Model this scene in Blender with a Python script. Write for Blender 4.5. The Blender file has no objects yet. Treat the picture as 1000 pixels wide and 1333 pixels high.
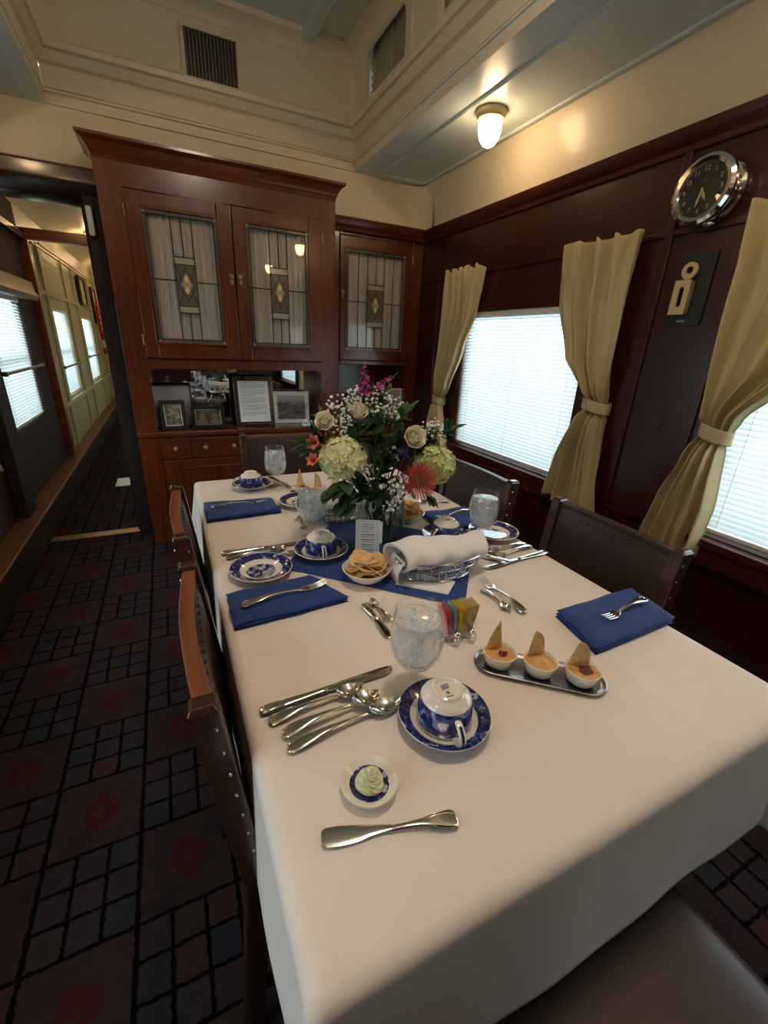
import bpy, bmesh, math, random
from mathutils import Vector, Matrix, noise as mnoise
PI = math.pi
S = bpy.context.scene
COL = S.collection
random.seed(7)

# ------------------------------------------------------------------ camera
YAW, PIT, ROL, FPX = 0.46072117, -0.37071405, 0.04516715, 559.9286
cf = Vector((math.sin(YAW)*math.cos(PIT), math.cos(YAW)*math.cos(PIT), math.sin(PIT)))
cr = Vector((math.cos(YAW), -math.sin(YAW), 0)); cu = cr.cross(cf)
CR = cr*math.cos(ROL)+cu*math.sin(ROL); CU = -cr*math.sin(ROL)+cu*math.cos(ROL)
cam = bpy.data.cameras.new('camera'); camo = bpy.data.objects.new('camera', cam); COL.objects.link(camo)
M = Matrix.Identity(4)
for i in range(3):
    M[i][0] = CR[i]; M[i][1] = CU[i]; M[i][2] = -cf[i]
M[0][3], M[1][3], M[2][3] = 0.0, 0.0, 1.32
camo.matrix_world = M
cam.sensor_fit = 'VERTICAL'; cam.sensor_height = 36.0; cam.lens = FPX/1333.0*36.0
cam.clip_start = 0.02; cam.clip_end = 200
S.camera = camo

# ------------------------------------------------------------------ look
S.view_settings.view_transform = 'Standard'
S.view_settings.look = 'None'
S.view_settings.gamma = 1
S.view_settings.use_curve_mapping = False
S.view_settings.exposure = 1.10
S.cycles.max_bounces = 12
S.cycles.transparent_max_bounces = 80
S.cycles.diffuse_bounces = 6
S.cycles.glossy_bounces = 5
S.cycles.transmission_bounces = 8
S.cycles.caustics_reflective = False
S.cycles.caustics_refractive = False
S.cycles.sample_clamp_indirect = 4.0
S.cycles.use_denoising = True

# ------------------------------------------------------------------ daylight
W = bpy.data.worlds.new('sky'); S.world = W; W.use_nodes = True
wn = W.node_tree; bg = wn.nodes['Background']
bg.inputs[0].default_value = (0.84, 0.93, 1.0, 1); bg.inputs[1].default_value = 1.6
LAMP_POWER = 15.0
SKY_POWER = 9.5
def sky_light(x, y, z, sy, sz, side, power):
    """bright overcast sky standing outside one window"""
    l = bpy.data.lights.new('window_daylight', 'AREA'); l.shape = 'RECTANGLE'
    l.size = sy; l.size_y = sz; l.energy = power; l.color = (0.85, 0.92, 1.0)
    o = bpy.data.objects.new('window_daylight', l); COL.objects.link(o)
    o.rotation_euler = Matrix(((0, 0, side), (1, 0, 0), (0, side, 0))).to_euler() if side > 0 else Matrix(((0, 0, -1), (-1, 0, 0), (0, 1, 0))).to_euler()
    o.location = (x, y, z)
    return o

# ------------------------------------------------------------------ node helpers
class NT:
    def __init__(s, name):
        s.m = bpy.data.materials.new(name); s.m.use_nodes = True
        s.t = s.m.node_tree; s.n = s.t.nodes; s.l = s.t.links
        s.b = s.n['Principled BSDF']; s.out = s.n['Material Output']
    def N(s, ty, **k):
        n = s.n.new(ty)
        for a, v in k.items(): setattr(n, a, v)
        return n
    def con(s, a, b):
        if hasattr(a, 'is_linked') or isinstance(a, bpy.types.NodeSocket): s.l.new(a, b)
        else:
            if isinstance(a, tuple) and len(a) == 3 and b.type == 'RGBA': a = (*a, 1)
            b.default_value = a
    def set(s, **k):
        for a, v in k.items():
            s.con(v, s.b.inputs[a.replace('_', ' ')])
        return s
    def coord(s, kind='Object'):
        return s.N('ShaderNodeTexCoord').outputs[kind]
    def xyz(s, v=None):
        n = s.N('ShaderNodeSeparateXYZ'); s.l.new(v or s.coord(), n.inputs[0]); return n.outputs
    def math(s, op, a, b=0.0, c=None, clamp=False):
        n = s.N('ShaderNodeMath', operation=op, use_clamp=clamp)
        s.con(a, n.inputs[0]); s.con(b, n.inputs[1])
        if c is not None: s.con(c, n.inputs[2])
        return n.outputs[0]
    def mix(s, f, a, b):
        n = s.N('ShaderNodeMix', data_type='RGBA'); s.con(f, n.inputs[0]); s.con(a, n.inputs[6]); s.con(b, n.inputs[7]); return n.outputs[2]
    def scale(s, v, sc):
        n = s.N('ShaderNodeMapping'); s.l.new(v, n.inputs[0]); n.inputs[3].default_value = sc; return n.outputs[0]
    def noise(s, v, scale, detail=3.0, rough=0.5, dist=0.0):
        n = s.N('ShaderNodeTexNoise'); s.l.new(v, n.inputs['Vector']); n.inputs['Scale'].default_value = scale
        n.inputs['Detail'].default_value = detail; n.inputs['Roughness'].default_value = rough; n.inputs['Distortion'].default_value = dist
        return n.outputs[0]
    def voro(s, v, scale, feature='F1'):
        n = s.N('ShaderNodeTexVoronoi', feature=feature); s.l.new(v, n.inputs['Vector']); n.inputs['Scale'].default_value = scale
        return n.outputs
    def ramp(s, f, *st):
        n = s.N('ShaderNodeValToRGB'); s.l.new(f, n.inputs[0]); e = n.color_ramp.elements
        while len(e) > 1: e.remove(e[-1])
        e[0].position = st[0][0]; e[0].color = (*st[0][1], 1)
        for p, c in st[1:]:
            q = e.new(p); q.color = (*c, 1)
        return n.outputs[0]
    def step(s, f, lo, hi):
        n = s.N('ShaderNodeMapRange'); s.con(f, n.inputs[0]); n.inputs[1].default_value = lo; n.inputs[2].default_value = hi; return n.outputs[0]
    def band(s, r, a, b):
        return s.math('MULTIPLY', s.math('GREATER_THAN', r, a), s.math('LESS_THAN', r, b))
    def bump(s, h, strength=0.3, dist=0.002):
        n = s.N('ShaderNodeBump'); s.con(h, n.inputs['Height']); n.inputs['Strength'].default_value = strength; n.inputs['Distance'].default_value = dist
        s.l.new(n.outputs[0], s.b.inputs['Normal']); return s

def srgb(r, g, b):
    f = lambda c: (c/255/12.92) if c/255 <= 0.04045 else ((c/255+0.055)/1.055)**2.4
    return (f(r), f(g), f(b))

def plain(name, col, rough=0.5, metal=0.0, var=0.12, nscale=6.0, bump=0.0, bscale=60, **k):
    t = NT(name); c = t.coord()
    f = t.noise(c, nscale, 4)
    a = tuple(x*(1-var) for x in col); b = tuple(min(1, x*(1+var)) for x in col)
    t.set(Base_Color=t.mix(f, a, b), Roughness=rough, Metallic=metal, **k)
    if bump: t.bump(t.noise(c, bscale, 3), bump, 0.001)
    return t.m

def wood(name, dark, light, rough=0.28, axis=2, coat=0.3, scale=9.0):
    t = NT(name); c = t.coord()
    sc = [1.0, 1.0, 1.0]; sc[axis] = 0.07
    v = t.scale(c, tuple(sc))
    g = t.noise(v, scale*3.2, 6, 0.62, 0.4)
    big = t.noise(c, 1.6, 2)
    f = t.math('ADD', t.math('MULTIPLY', g, 0.75), t.math('MULTIPLY', big, 0.35))
    t.set(Base_Color=t.ramp(f, (0.32, dark), (0.75, light)), Roughness=rough, Coat_Weight=coat, Coat_Roughness=0.12)
    t.bump(t.noise(v, scale*9, 3), 0.08, 0.0006)
    return t.m

M_ = {}
M_['mahog'] = wood('mahogany', srgb(60, 26, 13), srgb(114, 52, 23), axis=2, rough=0.26)
M_['mahogx'] = wood('mahogany_cross', srgb(60, 26, 13), srgb(116, 54, 24), axis=0, rough=0.26)
M_['mahogy'] = wood('mahogany_long', srgb(46, 17, 12), srgb(90, 36, 20), axis=1, rough=0.30)
M_['panel'] = wood('dark_red_panel', srgb(34, 12, 9), srgb(64, 25, 15), axis=1, rough=0.34, coat=0.2)
M_['dark'] = wood('dark_stained_wood', srgb(24, 13, 14), srgb(44, 24, 22), axis=2, rough=0.22, coat=0.5)
M_['darkmatte'] = wood('dark_post_wood', srgb(26, 14, 12), srgb(46, 26, 20), axis=2, rough=0.75, coat=0.0)
M_['kerb'] = wood('worn_oak', srgb(70, 42, 20), srgb(120, 78, 40), axis=1, rough=0.45, coat=0.1)
M_['chairwood'] = wood('chair_wood', srgb(86, 44, 26), srgb(150, 88, 56), axis=0, rough=0.3, coat=0.3)
M_['chairdark'] = wood('chair_post_wood', srgb(36, 18, 14), srgb(74, 42, 30), axis=2, rough=0.25, coat=0.5)
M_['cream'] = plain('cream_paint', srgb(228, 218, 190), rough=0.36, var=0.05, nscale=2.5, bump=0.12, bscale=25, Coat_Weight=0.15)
M_['soffit'] = plain('soffit_daylight_tint', srgb(206, 222, 224), rough=0.30, var=0.04, nscale=2, bump=0.1, bscale=20)  # bluish daylight reflection put into the base colour
M_['ceil'] = plain('ceiling_daylight_tint', srgb(206, 214, 204), rough=0.4, var=0.05, nscale=2)  # cool daylight cast put into the base colour
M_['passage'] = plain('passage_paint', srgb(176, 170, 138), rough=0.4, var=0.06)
M_['louvre'] = plain('dusty_louvre', srgb(176, 166, 140), rough=0.6)
M_['black'] = plain('black_metal', (0.012, 0.011, 0.011), rough=0.4, var=0.2)
M_['grille'] = plain('grille_metal', srgb(120, 106, 90), rough=0.45, metal=0.3)
M_['brass'] = plain('aged_brass', srgb(150, 120, 70), rough=0.35, metal=1.0)
M_['ivory'] = plain('aged_ivory_metal', srgb(196, 178, 132), rough=0.45, metal=0.2, var=0.2, nscale=40)
M_['chrome'] = plain('polished_chrome', (0.86, 0.86, 0.86), rough=0.06, metal=1.0, var=0.03)
M_['silver'] = plain('silverplate', (0.82, 0.79, 0.72), rough=0.15, metal=1.0, var=0.05, nscale=30, bump=0.03, bscale=40)
M_['steel'] = plain('brushed_steel', (0.42, 0.40, 0.38), rough=0.3, metal=1.0, var=0.08, nscale=30)
M_['wire'] = plain('steel_wire', (0.6, 0.6, 0.62), rough=0.2, metal=1.0)
M_['pewter'] = plain('knob_metal', srgb(170, 156, 140), rough=0.35, metal=0.9)
M_['white'] = plain('white_plastic', srgb(226, 226, 222), rough=0.4, var=0.03)
M_['paper'] = plain('white_paper', srgb(222, 226, 226), rough=0.6, var=0.03)
M_['ink'] = plain('printed_ink', srgb(70, 72, 80), rough=0.7, var=0.2, nscale=200)
M_['china'] = plain('white_china', srgb(236, 232, 220), rough=0.1, var=0.02, Coat_Weight=0.5)
M_['leather'] = plain('dark_brown_leather', srgb(52, 34, 30), rough=0.42, var=0.3, nscale=14, bump=0.35, bscale=260)
M_['nailrow'] = plain('dull_nailhead', srgb(84, 70, 60), rough=0.4, metal=0.7)
M_['nail'] = plain('nailhead_metal', (0.62, 0.55, 0.46), rough=0.25, metal=1.0)
M_['red'] = plain('red_enamel', srgb(180, 22, 18), rough=0.3)
M_['slatmetal'] = plain('aluminium_rail', srgb(220, 220, 216), rough=0.35, var=0.03)
M_['blackframe'] = plain('black_frame', srgb(22, 20, 20), rough=0.3)
M_['stemgreen'] = plain('green_stem', srgb(84, 110, 50), rough=0.5, var=0.2, nscale=30)

def cloth_mat(name, col, rough=0.85, weave=900, bump=0.25, trans=0.0, var=0.06, crease=False):
    t = NT(name); c = t.coord()
    f = t.noise(c, 5, 3)
    a = tuple(x*(1-var) for x in col); b = tuple(min(1, x*(1+var)) for x in col)
    base = t.mix(f, a, b)
    t.set(Base_Color=base, Roughness=rough, Sheen_Weight=0.15)
    h = t.math('ADD', t.math('MULTIPLY', t.noise(c, weave, 2), 0.25), t.math('MULTIPLY', t.noise(c, 14, 4), 1.6))
    t.bump(h, bump, 0.0015)
    if trans:
        tr = t.N('ShaderNodeBsdfTranslucent'); t.con(base, tr.inputs[0])
        mx = t.N('ShaderNodeMixShader'); mx.inputs[0].default_value = trans
        t.l.new(t.b.outputs[0], mx.inputs[1]); t.l.new(tr.outputs[0], mx.inputs[2]); t.l.new(mx.outputs[0], t.out.inputs[0])
    return t.m
M_['linen'] = cloth_mat('white_linen', srgb(232, 220, 208), bump=0.35)
M_['napwhite'] = cloth_mat('white_napkin', srgb(236, 234, 230), bump=0.4)
M_['navy'] = cloth_mat('royal_blue_cotton', srgb(22, 56, 122), bump=0.5, var=0.12)
M_['curtain'] = cloth_mat('straw_yellow_drape', srgb(206, 190, 142), bump=0.3, trans=0.22, weave=500)
M_['sheer'] = cloth_mat('sheer_grey_voile', srgb(240, 236, 226), bump=0.2, trans=0.3)

def slat_mat():
    t = NT('white_blind_slat'); c = t.coord()
    t.set(Base_Color=t.mix(t.noise(c, 3, 2), srgb(206, 212, 212), srgb(222, 226, 224)), Roughness=0.4)
    tr = t.N('ShaderNodeBsdfTranslucent'); tr.inputs[0].default_value = (0.80, 0.88, 0.92, 1)
    mx = t.N('ShaderNodeMixShader'); mx.inputs[0].default_value = 0.26
    t.l.new(t.b.outputs[0], mx.inputs[1]); t.l.new(tr.outputs[0], mx.inputs[2]); t.l.new(mx.outputs[0], t.out.inputs[0])
    return t.m
M_['slat'] = slat_mat()

def thin_glass(name, tint=(0.985, 0.99, 0.99), rough=0.03, blend=0.12, milk=0.0, milkcol=(0.90, 0.93, 0.94)):
    t = NT(name)
    tr = t.N('ShaderNodeBsdfTransparent'); tr.inputs[0].default_value = (*tint, 1)
    gl = t.N('ShaderNodeBsdfGlossy'); gl.inputs['Roughness'].default_value = rough
    lw = t.N('ShaderNodeLayerWeight'); lw.inputs[0].default_value = blend
    mx = t.N('ShaderNodeMixShader'); lw.inputs[0].default_value = 0.5
    t.con(t.math('ADD', 0.035, t.math('MULTIPLY', t.math('POWER', lw.outputs['Facing'], 3.5), blend*2.6), clamp=True), mx.inputs[0])
    t.l.new(tr.outputs[0], mx.inputs[1]); t.l.new(gl.outputs[0], mx.inputs[2])
    last = mx.outputs[0]
    if milk:
        t.b.inputs['Base Color'].default_value = (*milkcol, 1); t.b.inputs['Roughness'].default_value = 0.12
        c = t.coord(); f = t.step(t.noise(c, 60, 3, 0.6, 1.0), 0.05, 0.85)
        m2 = t.N('ShaderNodeMixShader'); t.con(t.math('MULTIPLY', f, milk*1.6), m2.inputs[0])
        t.l.new(last, m2.inputs[1]); t.l.new(t.b.outputs[0], m2.inputs[2]); last = m2.outputs[0]
    t.l.new(last, t.out.inputs[0])
    return t.m
M_['glass'] = thin_glass('clear_glass', blend=0.3)
M_['pane'] = thin_glass('window_glass', tint=(0.93, 0.97, 0.97), blend=0.15)
M_['leadglass'] = thin_glass('old_cabinet_glass', tint=(0.96, 0.955, 0.945), blend=0.2, rough=0.02)
M_['ice'] = thin_glass('ice_cube', tint=(0.97, 0.98, 0.99), blend=0.35, milk=0.36, rough=0.05)
M_['water'] = thin_glass('iced_water', tint=(0.97, 0.98, 0.98), blend=0.2, milk=0.42)
M_['vwater'] = thin_glass('vase_water', tint=(0.72, 0.78, 0.72), blend=0.2)
M_['amber'] = plain('amber_glass', srgb(226, 204, 140), rough=0.15)
M_['smoke'] = plain('grey_seedy_glass', srgb(108, 104, 90), rough=0.12, bump=0.3, bscale=120)
M_['rose_glass'] = plain('pale_pink_glass', srgb(170, 164, 148), rough=0.12)
M_['mirror'] = plain('mirror_silver', (0.62, 0.64, 0.64), rough=0.02, metal=1.0, var=0.02)

def emit(name, col, power, mixw=0.0):
    t = NT(name); t.set(Base_Color=col, Roughness=0.3, Emission_Color=col, Emission_Strength=power); return t.m
M_['domeglobe'] = emit('added_dome_glow', (1.0, 0.80, 0.65), 31.0)  # glow of the added lamp above the table
M_['lampglobe'] = emit('lit_frosted_globe', (1.0, 0.66, 0.36), LAMP_POWER)

def carpet_mat():
    t = NT('railcar_carpet'); o = t.coord(); s = t.xyz(o)
    wob = t.math('MULTIPLY', t.math('SUBTRACT', t.noise(o, 60, 2), 0.5), 0.012)
    X = t.math('ADD', s[0], wob); Y = t.math('ADD', s[1], wob)
    u = t.math('DIVIDE', t.math('ADD', X, 10*0.2275+0.225), 0.2275)
    v = t.math('DIVIDE', t.math('SUBTRACT', Y, 0.54-0.232*20), 0.232)
    iu = t.math('FLOOR', u); iv = t.math('FLOOR', v); fu = t.math('FRACT', u); fv = t.math('FRACT', v)
    par = t.math('MODULO', t.math('ADD', iu, iv), 2.0)          # 1 = flower cell
    # lines
    def near(f, w):                                               # distance to cell border
        return t.math('LESS_THAN', t.math('MINIMUM', f, t.math('SUBTRACT', 1.0, f)), w)
    big = t.math('MAXIMUM', near(fu, 0.026), near(fv, 0.020))
    su = t.math('FRACT', t.math('MULTIPLY', fu, 3)); sv = t.math('FRACT', t.math('MULTIPLY', fv, 3))
    small = t.math('MAXIMUM', near(su, 0.065), near(sv, 0.055))
    grid = t.math('LESS_THAN', par, 0.5)
    line = t.math('MAXIMUM', big, t.math('MULTIPLY', small, grid))
    # colours
    cv = t.N('ShaderNodeCombineXYZ'); t.con(t.math('FLOOR', t.math('MULTIPLY', u, 3)), cv.inputs[0]); t.con(t.math('FLOOR', t.math('MULTIPLY', v, 3)), cv.inputs[1])
    wn_ = t.N('ShaderNodeTexWhiteNoise'); t.l.new(cv.outputs[0], wn_.inputs['Vector'])
    tile = t.ramp(wn_.outputs['Value'], (0.0, srgb(100, 78, 82)), (0.3, srgb(92, 84, 90)), (0.55, srgb(116, 80, 78)), (0.8, srgb(84, 88, 94)), (1.0, srgb(106, 88, 78)))
    blot = t.noise(o, 9, 4, 0.6)
    plainc = t.ramp(blot, (0.3, srgb(84, 72, 76)), (0.5, srgb(104, 84, 74)), (0.7, srgb(96, 74, 82)))
    colr = t.mix(grid, plainc, tile)
    du = t.math('SUBTRACT', fu, 0.52); dv = t.math('SUBTRACT', fv, 0.5)
    r = t.math('SQRT', t.math('ADD', t.math('MULTIPLY', du, du), t.math('MULTIPLY', t.math('MULTIPLY', dv, dv), 0.75)))
    r = t.math('ADD', r, t.math('MULTIPLY', t.math('SUBTRACT', t.noise(o, 26, 3), 0.5), 0.22))
    fl = t.math('MULTIPLY', t.band(r, 0.07, 0.19), t.math('SUBTRACT', 1.0, grid))
    colr = t.mix(t.math('MULTIPLY', fl, 0.85), colr, srgb(124, 56, 50))
    fibre = t.noise(o, 900, 2)
    colr = t.mix(t.math('MULTIPLY', line, 0.95), colr, srgb(10, 8, 12))
    hsv = t.mix(1.0, colr, colr)
    mm = hsv.node; mm.blend_type = 'MULTIPLY'; t.con(t.ramp(fibre, (0.3, (0.31, 0.285, 0.30)), (0.7, (0.20, 0.185, 0.195))), mm.inputs[7])
    t.set(Base_Color=hsv, Roughness=1.0, Specular_IOR_Level=0.08)
    t.bump(t.math('ADD', t.noise(o, 700, 2), t.math('MULTIPLY', line, -0.8)), 0.5, 0.004)
    return t.m
M_['carpet'] = carpet_mat()

def willow(name, R, kind):
    """blue transfer-print china; kind 'plate', 'saucer', 'cup', 'small'"""
    t = NT(name); o = t.coord(); s = t.xyz(o)
    r = t.math('DIVIDE', t.math('SQRT', t.math('ADD', t.math('MULTIPLY', s[0], s[0]), t.math('MULTIPLY', s[1], s[1]))), R)
    white = srgb(234, 228, 212); blue = srgb(30, 34, 92); blue2 = srgb(74, 86, 150)
    n1 = t.noise(o, 150, 3, 0.6); n2 = t.voro(o, 120)[0]
    if kind == 'cup':
        z = s[2]
        pat = t.mix(t.step(t.noise(o, 95, 4, 0.65), 0.45, 0.62), blue, blue2)
        pat = t.mix(t.math('GREATER_THAN', t.noise(o, 55, 3, 0.6), 0.60), pat, srgb(150, 160, 196))
        f = t.band(z, 0.006, 0.046)
        colr = t.mix(f, white, pat)
        colr = t.mix(t.band(z, 0.0, 0.004), colr, blue)
    else:
        rim = t.mix(t.step(n1, 0.5, 0.62), blue, blue2)
        rim = t.mix(t.math('GREATER_THAN', t.noise(o, 75, 2), 0.63), rim, srgb(170, 178, 206))
        mid = t.mix(t.math('GREATER_THAN', t.noise(o, 90, 4, 0.7), 0.52), blue, srgb(180, 184, 204))
        lo, hi, inner, ring = dict(plate=(0.66, 0.95, 0.46, 0.0), saucer=(0.70, 0.94, 0.0, 0.58), small=(0.36, 0.72, 0.0, 0.0))[kind]
        colr = t.mix(t.band(r, lo, hi), white, rim)
        if inner: colr = t.mix(t.math('LESS_THAN', r, inner), colr, mid)
        if ring: colr = t.mix(t.band(r, 0.0, ring), colr, mid)
    t.set(Base_Color=colr, Roughness=0.09, Coat_Weight=0.6, Coat_Roughness=0.04)
    return t.m
M_['plate'] = willow('blue_willow_plate', 0.08, 'plate')
M_['saucer'] = willow('blue_willow_saucer', 0.077, 'saucer')
M_['cup'] = willow('blue_willow_cup', 0.045, 'cup')
M_['smalldish'] = willow('blue_band_dish', 0.037, 'small')

def chip_mat():
    t = NT('fried_corn_chip'); c = t.coord()
    f = t.noise(c, 60, 4, 0.6)
    t.set(Base_Color=t.ramp(f, (0.3, srgb(190, 136, 74)), (0.5, srgb(224, 182, 120)), (0.75, srgb(238, 208, 152))), Roughness=0.55)
    t.bump(t.noise(c, 90, 3), 0.5, 0.0015); return t.m
M_['chip'] = chip_mat()
M_['cracker'] = plain('golden_cracker', srgb(226, 186, 128), rough=0.6, var=0.3, nscale=40, bump=0.3, bscale=160)
M_['dip'] = plain('orange_dip', srgb(212, 160, 96), rough=0.5, var=0.25, nscale=60, bump=0.6, bscale=110)
M_['sauce'] = plain('dark_red_sauce', srgb(110, 26, 20), rough=0.2, var=0.2, nscale=60)
M_['sauce2'] = plain('brown_powder', srgb(96, 46, 40), rough=0.6, var=0.2, nscale=60)
M_['butter'] = plain('herb_butter', srgb(220, 222, 176), rough=0.4, var=0.1, nscale=60, bump=0.2, bscale=120)
M_['pinkpk'] = plain('pink_packet', srgb(226, 120, 140), rough=0.5)
M_['bluepk'] = plain('pale_blue_packet', srgb(176, 192, 210), rough=0.5)
M_['yellowpk'] = plain('yellow_packet', srgb(238, 214, 80), rough=0.5)
M_['tanpk'] = plain('cream_packet', srgb(224, 204, 158), rough=0.5)

def petal(name, a, b, scale=30, trans=0.2):
    t = NT(name); c = t.coord(); col = t.mix(t.noise(c, scale, 3), a, b)
    t.set(Base_Color=col, Roughness=0.6)
    tr = t.N('ShaderNodeBsdfTranslucent'); t.con(col, tr.inputs[0])
    mx = t.N('ShaderNodeMixShader'); mx.inputs[0].default_value = trans
    t.l.new(t.b.outputs[0], mx.inputs[1]); t.l.new(tr.outputs[0], mx.inputs[2]); t.l.new(mx.outputs[0], t.out.inputs[0])
    return t.m
M_['hyd'] = petal('hydrangea_petal', srgb(226, 228, 168), srgb(246, 244, 206), 20)
M_['hydg'] = petal('green_hydrangea_petal', srgb(206, 214, 140), srgb(236, 238, 180), 20)
M_['rose'] = petal('cream_rose_petal', srgb(240, 236, 204), srgb(252, 250, 232), 12)
M_['protea'] = petal('coral_protea', srgb(206, 84, 84), srgb(232, 130, 116), 60)
M_['proteac'] = petal('protea_centre', srgb(120, 96, 70), srgb(186, 140, 104), 90)
M_['orange'] = petal('salmon_petal', srgb(212, 96, 72), srgb(238, 140, 110), 40)
M_['iris'] = petal('violet_petal', srgb(44, 34, 92), srgb(82, 60, 140), 40)
M_['magenta'] = petal('magenta_petal', srgb(150, 30, 110), srgb(204, 76, 160), 60)
M_['bud'] = petal('gypsophila_white', srgb(240, 240, 232), srgb(252, 252, 248), 60)
M_['leafm'] = petal('dark_leaf', srgb(22, 50, 26), srgb(54, 88, 46), 25, 0.15)
M_['leafl'] = petal('light_leaf', srgb(50, 88, 50), srgb(96, 128, 78), 25, 0.2)

# ------------------------------------------------------------------ geometry builder
class G:
    def __init__(s): s.bm = bmesh.new(); s.mi = 0; s.T = Matrix.Identity(4)
    def v(s, p): return s.bm.verts.new(s.T @ Vector(p))
    def f(s, vs):
        try: q = s.bm.faces.new(vs); q.material_index = s.mi; return q
        except ValueError: return None
    def box(s, x0, x1, y0, y1, z0, z1, rot=None):
        c = Vector(((x0+x1)/2, (y0+y1)/2, (z0+z1)/2)); vs = []
        for z in (z0, z1):
            for y in (y0, y1):
                for x in (x0, x1):
                    p = Vector((x, y, z))
                    if rot is not None: p = rot @ (p-c) + c
                    vs.append(s.v(p))
        for q in ((0, 2, 3, 1), (4, 5, 7, 6), (0, 1, 5, 4), (2, 6, 7, 3), (0, 4, 6, 2), (1, 3, 7, 5)): s.f([vs[i] for i in q])
        return s
    def rings(s, rings, cap=True, closed=True):
        R = [[s.v(p) for p in r] for r in rings]
        n = len(R[0])
        for a, b in zip(R, R[1:]):
            for i in range(n if closed else n-1):
                s.f([a[i], a[(i+1) % n], b[(i+1) % n], b[i]])
        if cap and closed:
            s.f(list(reversed(R[0]))); s.f(R[-1])
        return s
    def tube(s, pts, r, seg=8, cap=True, loop=False):
        pts = [Vector(p) for p in pts]; n = len(pts); rs = r if isinstance(r, (list, tuple)) else [r]*n
        rings = []; up = None
        for i, p in enumerate(pts):
            if loop: d = pts[(i+1) % n]-pts[i-1]
            else: d = pts[min(i+1, n-1)]-pts[max(i-1, 0)]
            if d.length < 1e-9: d = Vector((0, 0, 1))
            d.normalize()
            if up is None: up = d.orthogonal().normalized()
            up = (up-d*up.dot(d))
            up = up.normalized() if up.length > 1e-6 else d.orthogonal().normalized()
            w = d.cross(up)
            rings.append([p+(up*math.cos(2*PI*k/seg)+w*math.sin(2*PI*k/seg))*rs[i] for k in range(seg)])
        if loop: rings.append(rings[0]); return s.rings(rings, cap=False)
        return s.rings(rings, cap)
    def lathe(s, prof, seg=32, c=(0, 0, 0), cap=False, arc=1.0):
        rings = [[(c[0]+r*math.cos(2*PI*k/seg), c[1]+r*math.sin(2*PI*k/seg), c[2]+z) for k in range(seg)] for r, z in prof]
        return s.rings(rings, cap)
    def sphere(s, c, r, seg=10, rg=6, sc=(1, 1, 1)):
        rings = []
        for i in range(rg+1):
            a = PI*i/rg; rr = max(math.sin(a), 0.001)*r
            rings.append([(c[0]+rr*math.cos(2*PI*k/seg)*sc[0], c[1]+rr*math.sin(2*PI*k/seg)*sc[1], c[2]-math.cos(a)*r*sc[2]) for k in range(seg)])
        return s.rings(rings, True)
    def prism(s, pts, a0, a1, axis='y'):
        """closed 2-D polygon swept along an axis; pts are (x,z) for y, (y,z) for x, (x,y) for z"""
        def P(p, a): return {'y': (p[0], a, p[1]), 'x': (a, p[0], p[1]), 'z': (p[0], p[1], a)}[axis]
        A = [s.v(P(p, a0)) for p in pts]; B = [s.v(P(p, a1)) for p in pts]; n = len(pts)
        for i in range(n): s.f([A[i], A[(i+1) % n], B[(i+1) % n], B[i]])
        s.f(list(reversed(A))); s.f(B); return s
    def grid(s, fn, nu, nv, closeu=False):
        V = [[s.v(fn(i/(nu if closeu else nu-1), j/(nv-1))) for i in range(nu)] for j in range(nv)]
        for j in range(nv-1):
            for i in range(nu if closeu else nu-1):
                s.f([V[j][i], V[j][(i+1) % nu], V[j+1][(i+1) % nu], V[j+1][i]])
        return s
    def obj(s, name, mat, parent=None, world=False, smooth=35, bevel=0, subsurf=0, solid=0, seg=2):
        bmesh.ops.remove_doubles(s.bm, verts=s.bm.verts, dist=1e-6)
        bmesh.ops.recalc_face_normals(s.bm, faces=s.bm.faces)
        me = bpy.data.meshes.new(name)
        if world and parent is not None: bmesh.ops.transform(s.bm, matrix=PM(parent).inverted(), verts=s.bm.verts)
        s.bm.to_mesh(me); s.bm.free()
        for m in (mat if isinstance(mat, (list, tuple)) else [mat]): me.materials.append(M_[m] if isinstance(m, str) else m)
        if smooth:
            me.polygons.foreach_set('use_smooth', [True]*len(me.polygons))
            me.set_sharp_from_angle(angle=math.radians(smooth))
        o = bpy.data.objects.new(name, me); COL.objects.link(o)
        if parent is not None: o.parent = parent
        if bevel:
            b = o.modifiers.new('bevel', 'BEVEL'); b.width = bevel; b.segments = seg; b.limit_method = 'ANGLE'; b.angle_limit = math.radians(50)
        if solid:
            b = o.modifiers.new('solidify', 'SOLIDIFY'); b.thickness = solid; b.offset = 0
        if subsurf:
            b = o.modifiers.new('subsurf', 'SUBSURF'); b.levels = subsurf; b.render_levels = subsurf
        return o

def PM(o):
    m = Matrix.LocRotScale(o.location, o.rotation_euler, o.scale)
    return PM(o.parent) @ m if o.parent else m
def tag(o, label, cat, group=None):
    o['label'] = label; o['category'] = cat
    if group: o['group'] = group
    return o
def thing(name, label, cat, loc=(0, 0, 0), rz=0.0, group=None):
    o = bpy.data.objects.new(name, None); o.empty_display_size = 0.05; COL.objects.link(o)
    o.location = loc; o.rotation_euler = (0, 0, rz)
    return tag(o, label, cat, group)
def struct(name, g, m, **k):
    o = g.obj(name, m, **k); o['kind'] = 'structure'; return o
def sthing(name, loc=(0, 0, 0)):
    o = bpy.data.objects.new(name, None); COL.objects.link(o); o.location = loc; o['kind'] = 'structure'; return o
def dup(root, loc, rz, label=None, group=None, sc=None):
    r = root.copy(); COL.objects.link(r); r.location = loc; r.rotation_euler = (root.rotation_euler[0], root.rotation_euler[1], rz)
    if label: r['label'] = label
    if group: r['group'] = group
    for ch in list(root.children):
        c = ch.copy(); COL.objects.link(c); c.parent = r
        for g in ch.children:
            d = g.copy(); COL.objects.link(d); d.parent = c
    return r
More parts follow.
